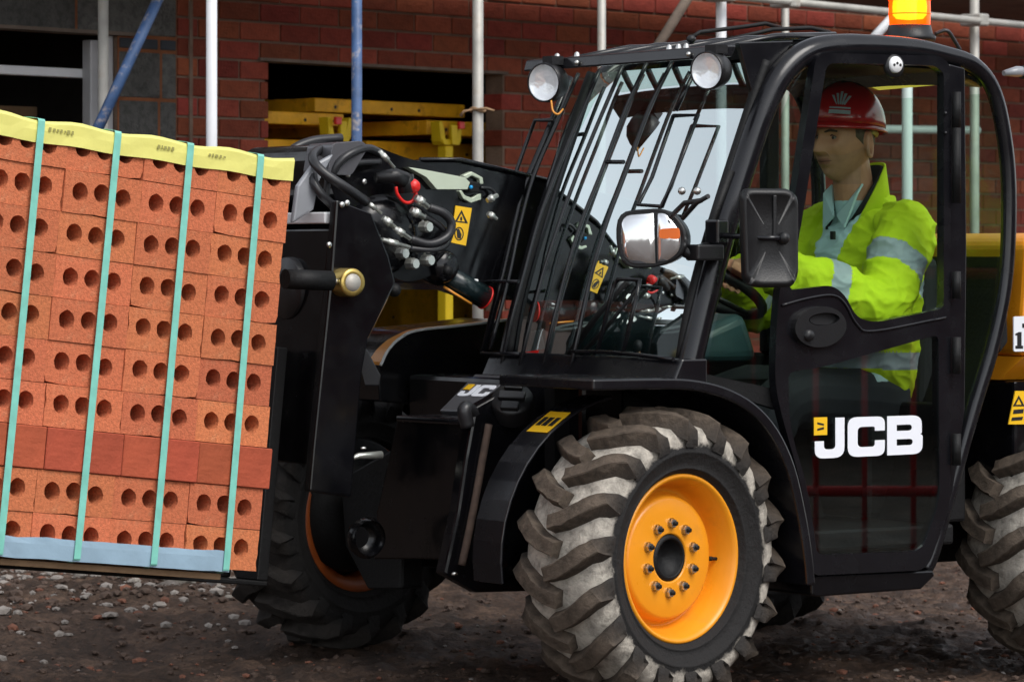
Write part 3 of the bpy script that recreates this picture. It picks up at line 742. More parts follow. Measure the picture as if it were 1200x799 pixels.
JCB = [LJ(), shift(LC(), .82), shift(LB(), 1.78)]
skewletters((549, 451), (20, .6), (-15, 13), JCB[:2], 'nose_letters', 'white_decal', npz)
skewletters((549, 451), (20, .6), (-15, 13), [([(0, -.04), (.36, -.04), (.36, .42), (0, .42)], [])], 'nose_emblem', 'yellow_decal', npz)
cc = mu(600, 466, us-.03)
axd = Vector((-.45, -.55, .70)).normalized()
part(MB().lathe([(.058, -.06), (.06, -.01), (.056, .0), (.0001, .004)], cc, axd, 32), 'filler_cap', 'black_plastic')
kx = axd.orthogonal().normalized(); ky = axd.cross(kx)
for a_ in (-.038, 0, .038):
    part(MB().obox(cc+axd*.008+kx*a_, kx*.014, ky*(.038 if a_ == 0 else .026), axd*.008), 'cap_rib', 'black_plastic', .004)
part(MB().tube(spline([cc-axd*.05, cc-axd*.05+Vector((-.08, .03, -.02)), mu(545, 478, us), mu(548, 500, us)], 6), .02, 10), 'filler_hose', 'rubber_hose')
# mudguard in front of the near wheel, with its warning label
ac = Vector((.01, 0, .405))
arc = []
for i in range(13):
    a = R(100+i*88/12); arc.append((ac.x+.435*math.cos(a), ac.z+.435*math.sin(a)))
b = MB(); rings = []
for x, z in arc:
    dx, dz = (x-ac.x)/.435, (z-ac.z)/.435
    rings.append([(x, .075, z), (x+dx*.008, .075, z+dz*.008), (x+dx*.008, .215, z+dz*.008), (x, .215, z)])
part(b.loft(rings, True, smooth=False), 'mudguard', 'satin_black', .003)
a = [R(118), R(130)]
st_ = [(ac.x+.4445*math.cos(t), u, ac.z+.4445*math.sin(t)) for t, u in ((a[0], .085), (a[1], .085), (a[1], .185), (a[0], .185))]
nrm_ = Vector((math.cos(R(124)), 0, math.sin(R(124))))
part(MB().plate(st_, nrm_*.0015), 'warning_label', 'yellow_decal')
for k, (f0, f1) in enumerate(((.1, .3), (.4, .62), (.7, .9))):
    q = [Vector(st_[0]).lerp(Vector(st_[3]), f) for f in (f0, f1)]; dn = (Vector(st_[1])-Vector(st_[0]))
    part(MB().plate([q[0]+dn*.3+nrm_*.002, q[1]+dn*.3+nrm_*.002, q[1]+dn*.7+nrm_*.002, q[0]+dn*.7+nrm_*.002], nrm_*.001), 'label_print', 'black_decal')

# ---------------- cab: tub and wheel arch
ap = [mu(x, y, UN) for x, y in ((690, 444), (760, 443), (805, 444), (845, 453), (880, 472), (907, 502), (927, 545), (940, 600), (948, 650), (951, 684))]
ap = spline(ap, 4); rings = []
for i, p in enumerate(ap):
    t = (ap[min(i+1, len(ap)-1)]-ap[max(i-1, 0)]).normalized(); n = Vector((-t.z, 0, t.x)); n = n if n.z > -.2 else n
    d = Vector((t.z, 0, -t.x))
    if d.z > 0: d = -d
    rings.append([p+Vector((0, -.02, 0)), p+Vector((0, .44, 0)), p+d*.03+Vector((0, .44, 0)), p+d*.03+Vector((0, -.02, 0))])
part(MB().loft(rings, True, smooth=False), 'wheel_arch', 'satin_black', .006)
part(MB().plate([mu(x, y, .34) for x, y in ((650, 444), (930, 444), (985, 690), (650, 690))], (0, .05, 0)), 'arch_liner', 'matt_black')
zf = .40
fl = mu(952, 684, UN); rr = mu(1092, 672, UN)
part(MB().box((fl.x+.02, UN+.03, zf), (1.02, UF, zf+.06)), 'cab_floor', 'matt_black', .01)
part(MB().plate([mu(x, y, UN-.005) for x, y in ((951, 674), (1094, 668), (1096, 674), (1080, 690), (958, 699), (951, 697))], (0, .30, 0)), 'sill', 'black_paint', .006)
# step under the sill and tub rear
part(MB().box((mu(960, 700, 0).x, .05, .30), (mu(1000, 700, 0).x, .40, .42)), 'step', 'matt_black', .01)
# bulkheads inside the cab (dark)
part(MB().box((.06, .36, .55), (.12, UF, .915)), 'bulkhead', 'matt_black', .01)
part(MB().box((1.0, UN+.07, .46), (1.098, UF-.06, .80)), 'bulkhead', 'matt_black', .01)
# cowl under the windscreen
c1, c2 = mb(575, 417, .035), mb(797, 422, .035)
part(MB().hexa([(.0, c2.y-.01, .875), (.0, c1.y, .875), (.12, c1.y, .875), (.12, c2.y-.01, .875), (.035, c2.y-.01, .945), (.035, c1.y, .945), (.12, c1.y, .945), (.12, c2.y-.01, .945)]), 'cowl', 'satin_black', .006)
part(MB().box((-.03, .28, .55), (.12, 1.20, .872)), 'front_bulkhead', 'black_paint', .015)

# ---------------- cab frame tubes
AP = [(804, 444), (815, 398), (828, 345), (850, 263), (873, 190), (893, 132), (914, 90), (944, 63), (985, 55), (1060, 57), (1105, 65), (1139, 76), (1162, 102), (1175, 150), (1182, 220), (1179, 320), (1164, 400), (1143, 470), (1117, 560), (1093, 645), (1083, 668)]
near = spline([mu(x, y, UN+.03) for x, y in AP], 5)
rad = []
for i, p in enumerate(near):
    t = i/(len(near)-1); rad.append(.036 if t < .42 else (.036-.013*min(1, (t-.40)/.18)))
part(MB().tube(near, rad, 14, up=(0, 1, 0)), 'cab_frame', 'satin_black')
far = [Vector((p.x, UF-.03, p.z)) for p in near]
part(MB().tube(far, rad, 14, up=(0, 1, 0)), 'cab_frame', 'satin_black')
# profile of the windscreen on its near edge
GP = [mu(x, y, UN+.05) for x, y in ((799, 424), (808, 370), (822, 312), (838, 258), (855, 204), (872, 152), (889, 100), (899, 72))]
def gb(z):
    if z <= GP[0].z: return GP[0].x
    for a, c in zip(GP[:-1], GP[1:]):
        if z <= c.z: return lerp(a.x, c.x, (z-a.z)/(c.z-a.z))
    a, c = GP[-2], GP[-1]; return c.x+(z-c.z)*(c.x-a.x)/(c.z-a.z)
def gs(px, py, off):                # point on the guard: off metres in front of the glass
    c, d = _ray(MI, px, py); lo, hi = 8.5, 14.0
    f = lambda t: (c+d*t).x-(gb((c+d*t).z)-off)
    # walking along the ray x grows, so bisect
    for _ in range(50):
        m_ = (lo+hi)/2
        if f(m_)*f(lo) > 0: lo = m_
        else: hi = m_
    return c+d*lo
ws = spline([Vector((p.x, 0, p.z)) for p in GP], 4)
rings = []
for p in ws:
    r_ = []
    for k in range(9):
        u = lerp(UN+.05, UF-.05, k/8); bow = .018*(1-((k-4)/4)**2); r_.append(Vector((p.x-bow, u, p.z)))
    rings.append(r_)
b = MB(); n9 = 9
vs = [p for r_ in rings for p in r_]; b.add(vs, [(i*n9+k, i*n9+k+1, (i+1)*n9+k+1, (i+1)*n9+k) for i in range(len(rings)-1) for k in range(8)], 0, True)
part(b, 'windscreen', 'windscreen_glass', fix=False)
# black screen surround at the far pillar and rubber on the near edge
for u0, nm in ((UN+.05, 'n'), (UF-.05, 'f')):
    part(MB().tube([Vector((p.x-.004, u0, p.z)) for p in ws], .016, 8), 'screen_seal', 'matt_black')
part(MB().tube([Vector((gb(z_)+.02, UF-.06, z_)) for z_ in [.94+.1*i for i in range(9)]], .026, 8), 'screen_pillar', 'satin_black')
# gusset and side cheek at the top of the near pillar
part(MB().plate([mu(x, y, UN+.045) for x, y in ((866, 50), (930, 48), (905, 90), (888, 130), (878, 96))], (0, .02, 0)), 'corner_panel', 'satin_black', .003)
# header rail
h0, h1 = mb(860, 58, .20), mb(633, 73, .20)
zh = h0.z
part(MB().hexa([(.165, UN+.02, zh-.022), (.165, UF+.02, zh-.022), (.225, UF+.02, zh-.018), (.225, UN+.02, zh-.018), (.175, UN+.02, zh+.012), (.175, UF+.02, zh+.012), (.24, UF+.02, zh+.014), (.24, UN+.02, zh+.014)]), 'header_rail', 'satin_black', .005)
for px_, py_ in ((653, 58), (676, 57), (784, 50), (795, 49), (804, 48)):
    p = mb(px_, py_+3, .20); part(MB().lathe([(.0001, .016), (.007, .012), (.009, 0), (.009, -.01)], (.20, p.y, zh+.012), (0, 0, 1), 10), 'bolt_head', 'steel')
for px_ in (675, 806):
    p = mb(px_, 90, .16); part(MB().ball((.163, p.y, zh-.008), .008, 10), 'bolt_head', 'steel')
# roof: opaque rear, glazed front with bars, rim
def roofz(b_): 
    best = min(near[:], key=lambda p: abs(p.x-b_)+(0 if p.z > 1.6 else 9)); return best.z
rb0, rb1 = .24, 1.10
rz = 1.80
secs = []
xs_ = [.62, .75, .9, 1.0, 1.08, 1.13]
for x_ in xs_: secs.append([Vector((x_, lerp(UN+.04, UF-.04, k/8), roofz(x_)+.012+.02*(1-((k-4)/4)**2))) for k in range(9)])
b = MB(); vs = [p for s_ in secs for p in s_]+[p-Vector((0, 0, .045)) for s_ in secs for p in s_]; q = len(secs)*9
fs = [(i*9+k, i*9+k+1, (i+1)*9+k+1, (i+1)*9+k) for i in range(len(secs)-1) for k in range(8)]
b.add(vs, fs, 0, True); b.f += [[j+q for j in f] for f in fs]; b.m += [0]*len(fs); b.s += [True]*len(fs)
n_ = len(secs)
for i in range(n_-1):
    for k in (0, 8): b.f.append([i*9+k, (i+1)*9+k, (i+1)*9+k+q, i*9+k+q]); b.m.append(0); b.s.append(False)
for k in range(8):
    for i in (0, n_-1): b.f.append([i*9+k, i*9+k+1, i*9+k+1+q, i*9+k+q]); b.m.append(0); b.s.append(False)
part(b, 'roof', 'satin_black')
part(MB().plate([(.25, UN+.05, 1.795), (.62, UN+.05, 1.812), (.62, UF-.05, 1.812), (.25, UF-.05, 1.795)], (0, 0, .006)), 'roof_glass', 'side_glass')
for k in range(6):
    u = lerp(UN+.12, UF-.12, k/5)
    part(MB().tube([(.22, u, zh+.005), (.45, u, 1.835), (.66, u, 1.845)], .010, 8), 'roof_bar', 'satin_black')
# roof wiper / aerial loops over the roof edge
wv = .30
part(MB().tube([mu(x, y, wv) for x, y in ((808, 46), (820, 38), (870, 32), (897, 28), (915, 33))], .006, 8), 'roof_wiper', 'matt_black')
part(MB().tube([mu(x, y, wv-.04) for x, y in ((852, 47), (905, 35), (950, 33), (972, 38), (980, 43))], .006, 8), 'roof_wiper', 'matt_black')
part(MB().tube([mu(x, y, wv-.08) for x, y in ((870, 47), (930, 40), (975, 43))], .004, 8), 'roof_wiper', 'matt_black')
part(MB().ball(mu(810, 46, wv), (.014, .014, .012), 10), 'wiper_pivot', 'black_plastic')

# ---------------- windscreen guard bars
G = .055
bars = [
 [(678, 86), (652, 145), (625, 208), (608, 270), (596, 326), (574, 410)],
 [(703, 82), (674, 150), (650, 208), (630, 262), (612, 328), (598, 380), (586, 438)],
 [(731, 74), (696, 156), (675, 208), (658, 254), (636, 322), (616, 400), (605, 448)],
 [(758, 74), (734, 126), (704, 204), (680, 264), (662, 324), (646, 386), (632, 450)],
 [(788, 72), (760, 130), (731, 208), (712, 258), (694, 318), (674, 408), (664, 449)],
 [(812, 88), (792, 130)],
 [(564, 414), (610, 415)], [(668, 412), (720, 413), (789, 421)],
]
for q in bars: part(MB().tube([gs(x, y, G) for x, y in q] if len(q) < 3 else spline([gs(x, y, G) for x, y in q], 4), .0062, 8), 'guard_bar', 'satin_black')
for q in ([(789, 136), (764, 208), (748, 240), (776, 242), (790, 208), (818, 135), (789, 136)], [(700, 412), (718, 340), (724, 327), (750, 328), (744, 356), (730, 414)], [(650, 141), (627, 141), (616, 170), (584, 260), (564, 330), (608, 330)]):
    part(MB().tube([gs(x, y, G) for x, y in q], .0062, 8), 'guard_loop', 'satin_black')
part(MB().tube([gs(711, 190, G), gs(731, 190, G)], .0062, 8), 'guard_bar', 'satin_black')
# outer rod and pillar rail on the far side
part(MB().tube([gs(x, y, .02) for x, y in ((668, 90), (640, 160), (612, 225), (590, 320), (566, 412))], .011, 8), 'guard_rail', 'satin_black')
for px_, py_ in ((586, 440), (605, 450), (632, 452), (664, 451)):
    p = gs(px_, py_, G); part(MB().obox(p+Vector((.02, 0, -.005)), (.03, 0, 0), (0, .012, 0), (0, 0, .006)), 'guard_foot', 'satin_black', .002)
# wiper on the screen and near edge wiper
part(MB().tube([gs(x, y, .02) for x, y in ((856, 200), (838, 250), (822, 300))], .012, 8), 'screen_wiper', 'matt_black')
part(MB().tube([gs(x, y, .03) for x, y in ((735, 330), (700, 370), (655, 432))], [.007, .009, .011], 8), 'screen_wiper', 'matt_black')
part(MB().tube([gs(x, y, .03) for x, y in ((750, 335), (712, 382), (672, 425))], [.005, .006, .007], 8), 'screen_wiper', 'matt_black')
# white rag and papers behind the glass foot
part(MB().loft([[gs(x, y, -.06) for x, y in ((592, 412), (596, 385), (614, 389), (634, 386), (640, 412))], [gs(x, y, -.10) for x, y in ((592, 412), (597, 388), (614, 391), (633, 389), (640, 412))]], True, smooth=False), 'rag', 'rag', .004)
part(MB().plate([gs(x, y, .01) for x, y in ((605, 416), (640, 410), (636, 414), (612, 421))], (0, 0, .004)), 'warning_tape', 'red_plastic')

# ---------------- work lights and beacon
def worklight(px, py, bpos, rpx, name='work_light'):
    p = mb(px, py, bpos); sc = FOC/((MM @ p).y); r = rpx/sc
    ax = Vector((-.93, -.36, -.06)).normalized()
    e = part(MB(org=p).lathe([(r*.93, .004), (r, 0), (r*1.02, -.012), (r*1.0, -.03), (r*.86, -.055), (r*.5, -.075), (.0001, -.08)], p, ax, 32), name, 'black_plastic')
    def kid(b, n, m): o = b.build(n, m, e); return o
    kid(MB().lathe([(r*.93, .003), (r*.91, .004), (r*.88, -.002), (r*.6, -.006), (.0001, -.008)], (0, 0, 0), ax, 32), 'lens', 'lamp_lens')
    kid(MB().lathe([(r*.99, -.002), (r*1.0, .006), (r*.93, .006), (r*.91, .002)], (0, 0, 0), ax, 32), 'bezel', 'satin_black')
    kid(MB().box((.01, -.025, r*.9), (.05, .025, r*1.35)), 'bracket', 'black_plastic')
    return e
worklight(638, 97, .12, 23); worklight(829, 83, .12, 22.5)
part(MB().tube(spline([mb(646, 118, .12), mb(648, 130, .12), mb(654, 134, .13), mb(660, 128, .15)], 4), .003, 6), 'light_cable', 'orange_trim')
# road light cluster on the near pillar
hp = mb(762, 278, -.02)
prof = rounded([(-.095, .072), (.05, .080), (.105, .02), (.10, -.045), (.03, -.082), (-.075, -.085), (-.098, -.02)], .05, 4)
ax = Vector((-.80, -.60, 0)).normalized(); ex = Vector((.60, -.80, 0)); ez = Vector((0, 0, 1))
def hl(s_, d): return [hp+ex*(x*s_)+ez*(z*s_)+ax*d for x, z in prof]
e_h = part(MB().loft([hl(.90, .0), hl(.99, .004), hl(1.0, -.01), hl(.97, -.05), hl(.6, -.085)], True), 'road_light', 'black_plastic')
lensp = rounded([(-.082, .060), (.012, .066), (.018, -.072), (-.066, -.074), (-.085, -.02)], [.03, .0, .0, .04, .05], 4)
def dome(poly, h):
    cx, cz = sum(p[0] for p in poly)/len(poly), sum(p[1] for p in poly)/len(poly); rs = []
    for s_, d in ((1, .002), (.97, .006), (.8, .006+h*.4), (.55, .006+h*.75), (.3, .006+h*.93), (.06, .006+h)): rs.append([hp+ex*(cx+(x-cx)*s_)+ez*(cz+(z-cz)*s_)+ax*d for x, z in poly])
    return MB().loft(rs, True)
part(dome(lensp, .016), 'lens', 'lens_clear', parent=e_h)
indp = rounded([(.022, .066), (.045, .066), (.09, .015), (.086, -.04), (.05, -.066), (.022, -.068)], [.0, .03, .04, .04, .03, 0], 4)
part(dome(indp, .010), 'lens', 'lens_clear', parent=e_h)
part(MB().plate([hp+ex*x+ez*z+ax*.0140 for x, z in rounded([(.03, .022), (.088, .026), (.09, -.006), (.03, -.004)], .01, 3)], ax*.002), 'indicator', 'indicator', .002, e_h)
br = [hp+ax*-.05+ex*.05+ez*-.02, mu(808, 297, UN), mu(832, 292, UN+.01)]
part(MB().tube(br, [.02, .018, .022], 10), 'light_arm', 'black_plastic')
part(MB().obox(mu(826, 296, UN-.02), (.045, 0, 0), (0, .03, 0), (0, 0, .022)), 'light_bracket', 'black_plastic', .006)
part(MB().obox(mu(840, 272, UN-.01), (.02, 0, 0), (0, .03, 0), (0, 0, .034)), 'mirror_clamp', 'satin_black', .006)
part(MB().tube([mb(x, y, -.0) for x, y in ((822, 235), (802, 238), (785, 255))], .007, 8), 'wiper_arm', 'black_plastic')
part(MB().tube([mb(x, y, -.0) for x, y in ((830, 230), (816, 238), (800, 256))], .007, 8), 'wiper_arm', 'black_plastic')
for q in ((799, 224), (817, 224)): part(MB().ball(mb(q[0], q[1], 0), .011, 10), 'wiper_pivot', 'steel')
# beacon
bp_ = mu(1066, 44, .25)
zb = bp_.z
e_b = part(MB(org=(bp_.x, .25, zb)).lathe([(.0001, .035), (.062, .035), (.068, .012), (.078, .0), (.075, -.012), (.0001, -.012)], (bp_.x, .25, zb), (0, 0, 1), 32), 'beacon', 'black_plastic')
MB().lathe([(.060, .036), (.0615, .06), (.0615, .085), (.060, .12), (.056, .15), (.046, .172), (.028, .184), (.0001, .188)], (0, 0, 0), (0, 0, 1), 32).build('beacon_lens', 'beacon_lens', e_b)
dv = Vector((.549, -.836, 0)); sv = Vector((.836, .549, 0)); dv = Vector((.549, -.836, 0))
cam_l = (MI @ Vector((0, 0, CAM_H))); tw = (Vector((cam_l.x, cam_l.y, 0))-Vector((bp_.x, .25, 0))).normalized(); sw = Vector((-tw.y, tw.x, 0))
MB().lathe([(.0001, .050), (.040, .054), (.050, .066), (.051, .090), (.048, .112), (.0001, .122)], (0, 0, 0), (0, 0, 1), 24).build('lamp', 'beacon_core', e_b)
for zz in (.068, .108, .135): MB().tube([(.0615*math.cos(a)*(1 if zz < .11 else .97), .0615*math.sin(a)*(1 if zz < .11 else .97), zz) for a in [k*math.pi/16 for k in range(32)]], .0016, 6, closed=True).build('lens_rib', 'beacon_lens', e_b)
part(MB().tube(spline([Vector((bp_.x+.07, .22, zb+.01)), Vector((bp_.x+.10, .20, zb+.02)), Vector((bp_.x+.13, .20, zb-.01)), Vector((bp_.x+.15, .2, zb-.035))], 5), .006, 8), 'beacon_cable', 'rubber_hose')

# ---------------- near mirror (we see its back)
mp = mu(902, 279, UN-.16); sc = FOC/((MM @ mp).y)
mo = rounded([(-33, 50), (-28, 58), (22, 58), (33, 48), (33, -45), (26, -58), (-18, -58), (-30, -50)], 10, 4)
vdir = (Vector((cam_l.x, cam_l.y, 0))-Vector((mp.x, mp.y, 0))).normalized(); mex = Vector((-vdir.y, vdir.x, 0)); mex = mex if mex.x > 0 else -mex
vm = (vdir*.9+mex*.35).normalized(); mexx = Vector((-vm.y, vm.x, 0)); mexx = mexx if mexx.x > 0 else -mexx
def mr(s_, d): return [mp+mexx*(x*s_/sc/mexx.dot(mex))+ez*(z*s_/sc)+vm*d for x, z in mo]
e_m = part(MB().loft([mr(.93, -.030), mr(1.0, -.02), mr(1.0, .0), mr(.96, .010), mr(.88, .014), mr(.86, .011), mr(.3, .014)], True), 'door_mirror', 'black_plastic')
part(MB().plate(mr(.92, -.031), vm*-.002), 'mirror_glass', 'chrome', parent=e_m)
part(MB().tube([mu(845, 276, UN-.04), mp+vm*.03+mexx*-.02, mp+vm*.03+mexx*.028], .008, 10), 'mirror_arm', 'satin_black', parent=e_m)
part(MB().ball(mp+vm*.028+mexx*.03, (.016, .016, .018), 12), 'mirror_ball', 'black_plastic', parent=e_m)
part(MB().obox(mp+vm*.016+mexx*.008+ez*.06, mexx*.005, vm*.004, ez*.055), 'mirror_rib', 'black_plastic', .002, e_m)

# ---------------- door
UD = UN-.015
def D(pts, u=UD): return [mu(x, y, u) for x, y in pts]
d_out = rounded([(957, 62), (1104, 66), (1114, 78), (1114, 592), (1090, 658), (1080, 668), (954, 674), (950, 640), (940, 570), (917, 490), (908, 450), (911, 350), (931, 235)], [14, 14, 6, 20, 12, 8, 6, 20, 60, 40, 30, 60, 60], 4)
w_up = rounded([(969, 74), (1096, 77), (1106, 86), (1106, 362), (1024, 378), (1004, 372), (990, 345), (975, 334), (925, 340), (944, 235)], [10, 8, 4, 8, 10, 20, 18, 14, 6, 40], 4)
w_lo = rounded([(924, 436), (965, 430), (1100, 392), (1101, 588), (1080, 645), (958, 650), (953, 615), (945, 565), (925, 500)], [8, 40, 8, 18, 12, 8, 20, 60, 30], 4)
door = part(MB().plate(D(d_out), (0, .03, 0), [D(w_up), D(w_lo)]), 'door', 'satin_black', .005)
part(MB().plate(D(rounded([(969, 72), (1098, 75), (1108, 84), (1108, 364), (1024, 380), (1002, 374), (988, 347), (975, 336), (923, 342), (942, 235)], 8, 3), UD+.018), (0, .004, 0)), 'window', 'side_glass', parent=door)
part(MB().plate(D(rounded([(922, 434), (965, 428), (1102, 390), (1103, 589), (1081, 647), (956, 652), (951, 615), (943, 565), (923, 500)], 8, 3), UD+.004), (0, .004, 0)), 'window', 'lower_glass', parent=door)
rail_ = spline(D([(916, 358), (945, 350), (975, 346), (990, 356), (1004, 380), (1024, 388), (1108, 372)], UD-.001), 5)
part(MB().tube(rail_, .004, 8), 'door_moulding', 'satin_black', parent=door)
# handle: a raised oval with an open grip
hc = (962, 383)
ell = lambda rx, ry, u, cx=0, cy=0, n=28: [mu(hc[0]+cx+rx*math.cos(2*math.pi*k/n), hc[1]+cy+ry*math.sin(2*math.pi*k/n)-(rx*math.cos(2*math.pi*k/n))*.06, u) for k in range(n)]
part(MB().plate(ell(30, 24, UD-.02), (0, .022, 0), [ell(18, 7.5, UD-.02, 4, -9)]), 'handle', 'black_plastic', .006, door)
part(MB().lathe([(.0001, -.008), (.014, -.008), (.017, .004)], mu(948, 393, UD-.022), (0, 1, 0), 16), 'lock', 'black_plastic', parent=door)
part(MB().plate(ell(17, 6.5, UD-.002, 4, -9), (0, .004, 0)), 'grip_recess', 'black_decal', parent=door)
# latch disc at the top
ld = mu(1050, 76, UD-.004)
part(MB().lathe([(.0001, -.006), (.020, -.006), (.0235, .0), (.0235, .01)], ld, (0, 1, 0), 28), 'latch_disc', 'white_paint', parent=door)
part(MB().lathe([(.023, -.002), (.033, .0), (.034, .01)], ld+Vector((0, .004, -.004)), (0, 1, 0), 28), 'latch_ring', 'black_plastic', parent=door)
for dx, dz in ((-.011, -.001), (.0, .004), (.011, -.001)): part(MB().lathe([(.0001, -.0012), (.004, -.001), (.004, .002)], ld+Vector((dx, -.0062, dz)), (0, 1, 0), 10), 'latch_screw', 'black_decal', parent=door)
# the letters on the lower glass
def jmap(u): return lambda x, y: mu(954+x*48.2, 490+y*47.5-x*48.2*.029-y*x*.9, u)
f = jmap(UD-.0005)
b = MB()
for outer, holes in JCB: b.plate([f(x, y) for x, y in outer], (0, .0015, 0), [[f(x, y) for x, y in h] for h in holes])
part(b, 'letters', 'white_decal', parent=door)
part(MB().plate([f(x, y) for x, y in ((0, -.02), (.32, -.02), (.32, .42), (0, .42))], (0, .0015, 0)), 'emblem', 'yellow_decal', parent=door)
f2 = jmap(UD-.0012); b = MB()
b.plate([f2(x, y) for x, y in ((.08, .10), (.24, .14), (.24, .19), (.08, .15))], (0, .0006, 0)); b.plate([f2(x, y) for x, y in ((.08, .26), (.24, .22), (.24, .28), (.08, .31))], (0, .0006, 0))
part(b, 'emblem_mark', 'black_decal', parent=door)
# hinge post
part(MB().plate(D([(1112, 75), (1131, 80), (1133, 300), (1131, 480), (1116, 580), (1112, 592)], UN+.002), (0, .03, 0)), 'hinge_post', 'satin_black', .004)
for y0, y1 in ((108, 150), (150, 238), (318, 350), (395, 438), (508, 545)):
    part(MB().tube([mu(1121, y0, UD-.012), mu(1121, y1, UD-.012)], .013, 10), 'hinge', 'matt_black')
for q in (115, 138): part(MB().ball(mu(1108, q+18, UD-.006), .006, 8), 'hinge_bolt', 'satin_black')
# quarter windows
part(MB().plate(D(rounded([(1132, 84), (1148, 96), (1162, 125), (1172, 180), (1174, 260), (1166, 350), (1147, 430), (1120, 530), (1130, 440)], 8, 3), UN+.028), (0, .004, 0)), 'quarter_window', 'side_glass')
part(MB().plate(D([(945, 78), (930, 100), (905, 165), (880, 240), (856, 320), (838, 385), (826, 440), (905, 470), (910, 350), (931, 235), (956, 70)], UN+.03), (0, .004, 0)), 'quarter_window', 'side_glass')
part(MB().plate(D([(826, 438), (905, 455), (912, 480), (880, 470), (830, 452)], UN+.02), (0, .03, 0)), 'quarter_trim', 'matt_black')
# far side of the cab: rail, window, door panel
part(MB().plate([(.25, UF-.03, .95), (1.15, UF-.03, .95), (1.18, UF-.03, 1.5), (1.1, UF-.03, 1.74), (.30, UF-.03, 1.74), (.18, UF-.03, 1.2)], (0, .004, 0)), 'far_window', 'side_glass')
part(MB().box((.05, UF-.05, .45), (1.12, UF-.01, .93)), 'far_panel', 'matt_black', .01)
part(MB().box((1.0, UF-.06, .93), (1.05, UF-.02, 1.75)), 'far_pillar', 'matt_black', .006)
# rear window, its sill and the roof lining
rp_ = [p for p in near[len(near)//2:] if p.z < 1.70]      # the back of the cab follows the curve of its frame
lo_p = [p for p in rp_ if p.z <= 1.232]; hi_p = [p for p in rp_ if p.z > 1.21]
part(MB().loft([[Vector((p.x-.004, UN+.035, p.z)), Vector((p.x-.004, UF-.035, p.z)), Vector((p.x-.022, UF-.035, p.z)), Vector((p.x-.022, UN+.035, p.z))] for p in lo_p], True, smooth=False), 'rear_panel', 'matt_black')
part(MB().loft([[Vector((p.x-.006, UN+.04, p.z)), Vector((p.x-.006, UF-.04, p.z)), Vector((p.x-.010, UF-.04, p.z)), Vector((p.x-.010, UN+.04, p.z))] for p in hi_p], True, smooth=False), 'rear_window', 'side_glass')
part(MB().plate([(.64, UN+.08, 1.765), (1.06, UN+.08, 1.755), (1.06, UF-.08, 1.755), (.64, UF-.08, 1.765)], (0, 0, .012)), 'roof_lining', 'matt_black')
yq = [mu(x, y, UF-.10) for x, y in ((1008, 88), (1098, 90), (1098, 100), (1030, 106), (1020, 102))]
part(MB().plate(yq, (0, .02, 0)), 'roof_trim', 'olive_trim')
# dashboard, vents, steering wheel, seat
dz = .93
part(MB().hexa([(.13, .02, dz), (.13, UF-.08, dz), (.40, UF-.08, dz), (.40, .02, dz), (.17, .04, dz+.075), (.17, UF-.10, dz+.075), (.36, UF-.10, dz+.14), (.36, .04, dz+.14)]), 'dashboard', 'teal_plastic', .03, seg=3)
for px_, py_ in ((655, 384), (777, 398)):
    p = gs(px_, py_, -.05); part(MB().lathe([(.045, .0), (.050, .006), (.053, .0)], (.19, p.y, dz+.088), (-.2, 0, 1), 28), 'air_vent', 'white_paint')
    part(MB().lathe([(.045, .0), (.0001, -.002)], (.19, p.y, dz+.088), (-.2, 0, 1), 28), 'vent_grille', 'black_decal')
SWC = Vector((.47, .36, 1.135)); sax = Vector((.5, 0, .866))
sx_ = Vector((0, 1, 0)); sy_ = sax.cross(sx_)
def swp(a, r=.165): return SWC+(sx_*math.cos(a)+sy_*math.sin(a))*r
e_s = part(MB().tube([swp(2*math.pi*k/32) for k in range(32)], .015, 10, closed=True), 'steering_wheel', 'black_plastic')
part(MB().ball(SWC-sax*.02, (.045, .045, .03), 14).tube([SWC-sax*.02, swp(.3)], .009, 8).tube([SWC-sax*.02, swp(2.84)], .009, 8).tube([SWC-sax*.02, swp(-1.57)], .009, 8), 'wheel_spokes', 'black_plastic', parent=e_s)
part(MB().tube([SWC-sax*.03, (.36, .36, .95)], [.03, .04], 12), 'steering_column', 'matt_black')
part(MB().box((.88, .12, .66), (1.08, .60, .76)), 'seat', 'seat_cloth', .03, seg=3)
part(MB().hexa([(1.06, .13, .74), (1.14, .13, .74), (1.14, .59, .74), (1.06, .59, .74), (1.09, .15, 1.22), (1.15, .15, 1.22), (1.15, .57, 1.22), (1.09, .57, 1.22)]), 'seat_back', 'seat_cloth', .025, seg=3)
part(MB().box((.90, .18, .46), (1.05, .54, .66)), 'seat_base', 'matt_black', .02)

# ---------------- rear body: engine cover
EB = 1.27
ec = [(EB, .50, .0)]
top = mu(1185, 272, UN+.02)
zt_ = top.z; zm_ = mu(1185, 418, UN+.02).z; zl_ = mu(1185, 446, UN+.02).z
part(MB().plate([(EB, UN+.03, zm_), (EB+.02, UN+.02, zt_-.03), (EB+.06, UN+.06, zt_), (2.3, UN+.06, zt_-.10), (2.3, UN+.03, zm_)], (0, .82, 0)), 'engine_cover', 'yellow_paint', .02, seg=3)
part(MB().plate([(EB-.02, UN+.10, zl_), (EB, UN+.02, zm_-.001), (2.3, UN+.02, zm_-.001), (2.3, UN+.10, zl_)], (0, .70, 0)), 'cover_skirt', 'yellow_paint')
part(MB().plate([(EB-.01, UN+.05, zl_-.003), (2.3, UN+.05, zl_-.003), (2.3, UN+.05, .62), (1.42, UN+.05, .50), (EB-.01, UN+.05, .50)], (0, .6, 0)), 'rear_chassis', 'black_paint', .01)
ip = [mu(x, y, UN+.015) for x, y in ((1173, 352), (1180, 364), (1181, 402), (1172, 414))]
part(MB().plate(ip, (0, .03, 0)), 'cover_grip', 'matt_black', .006)
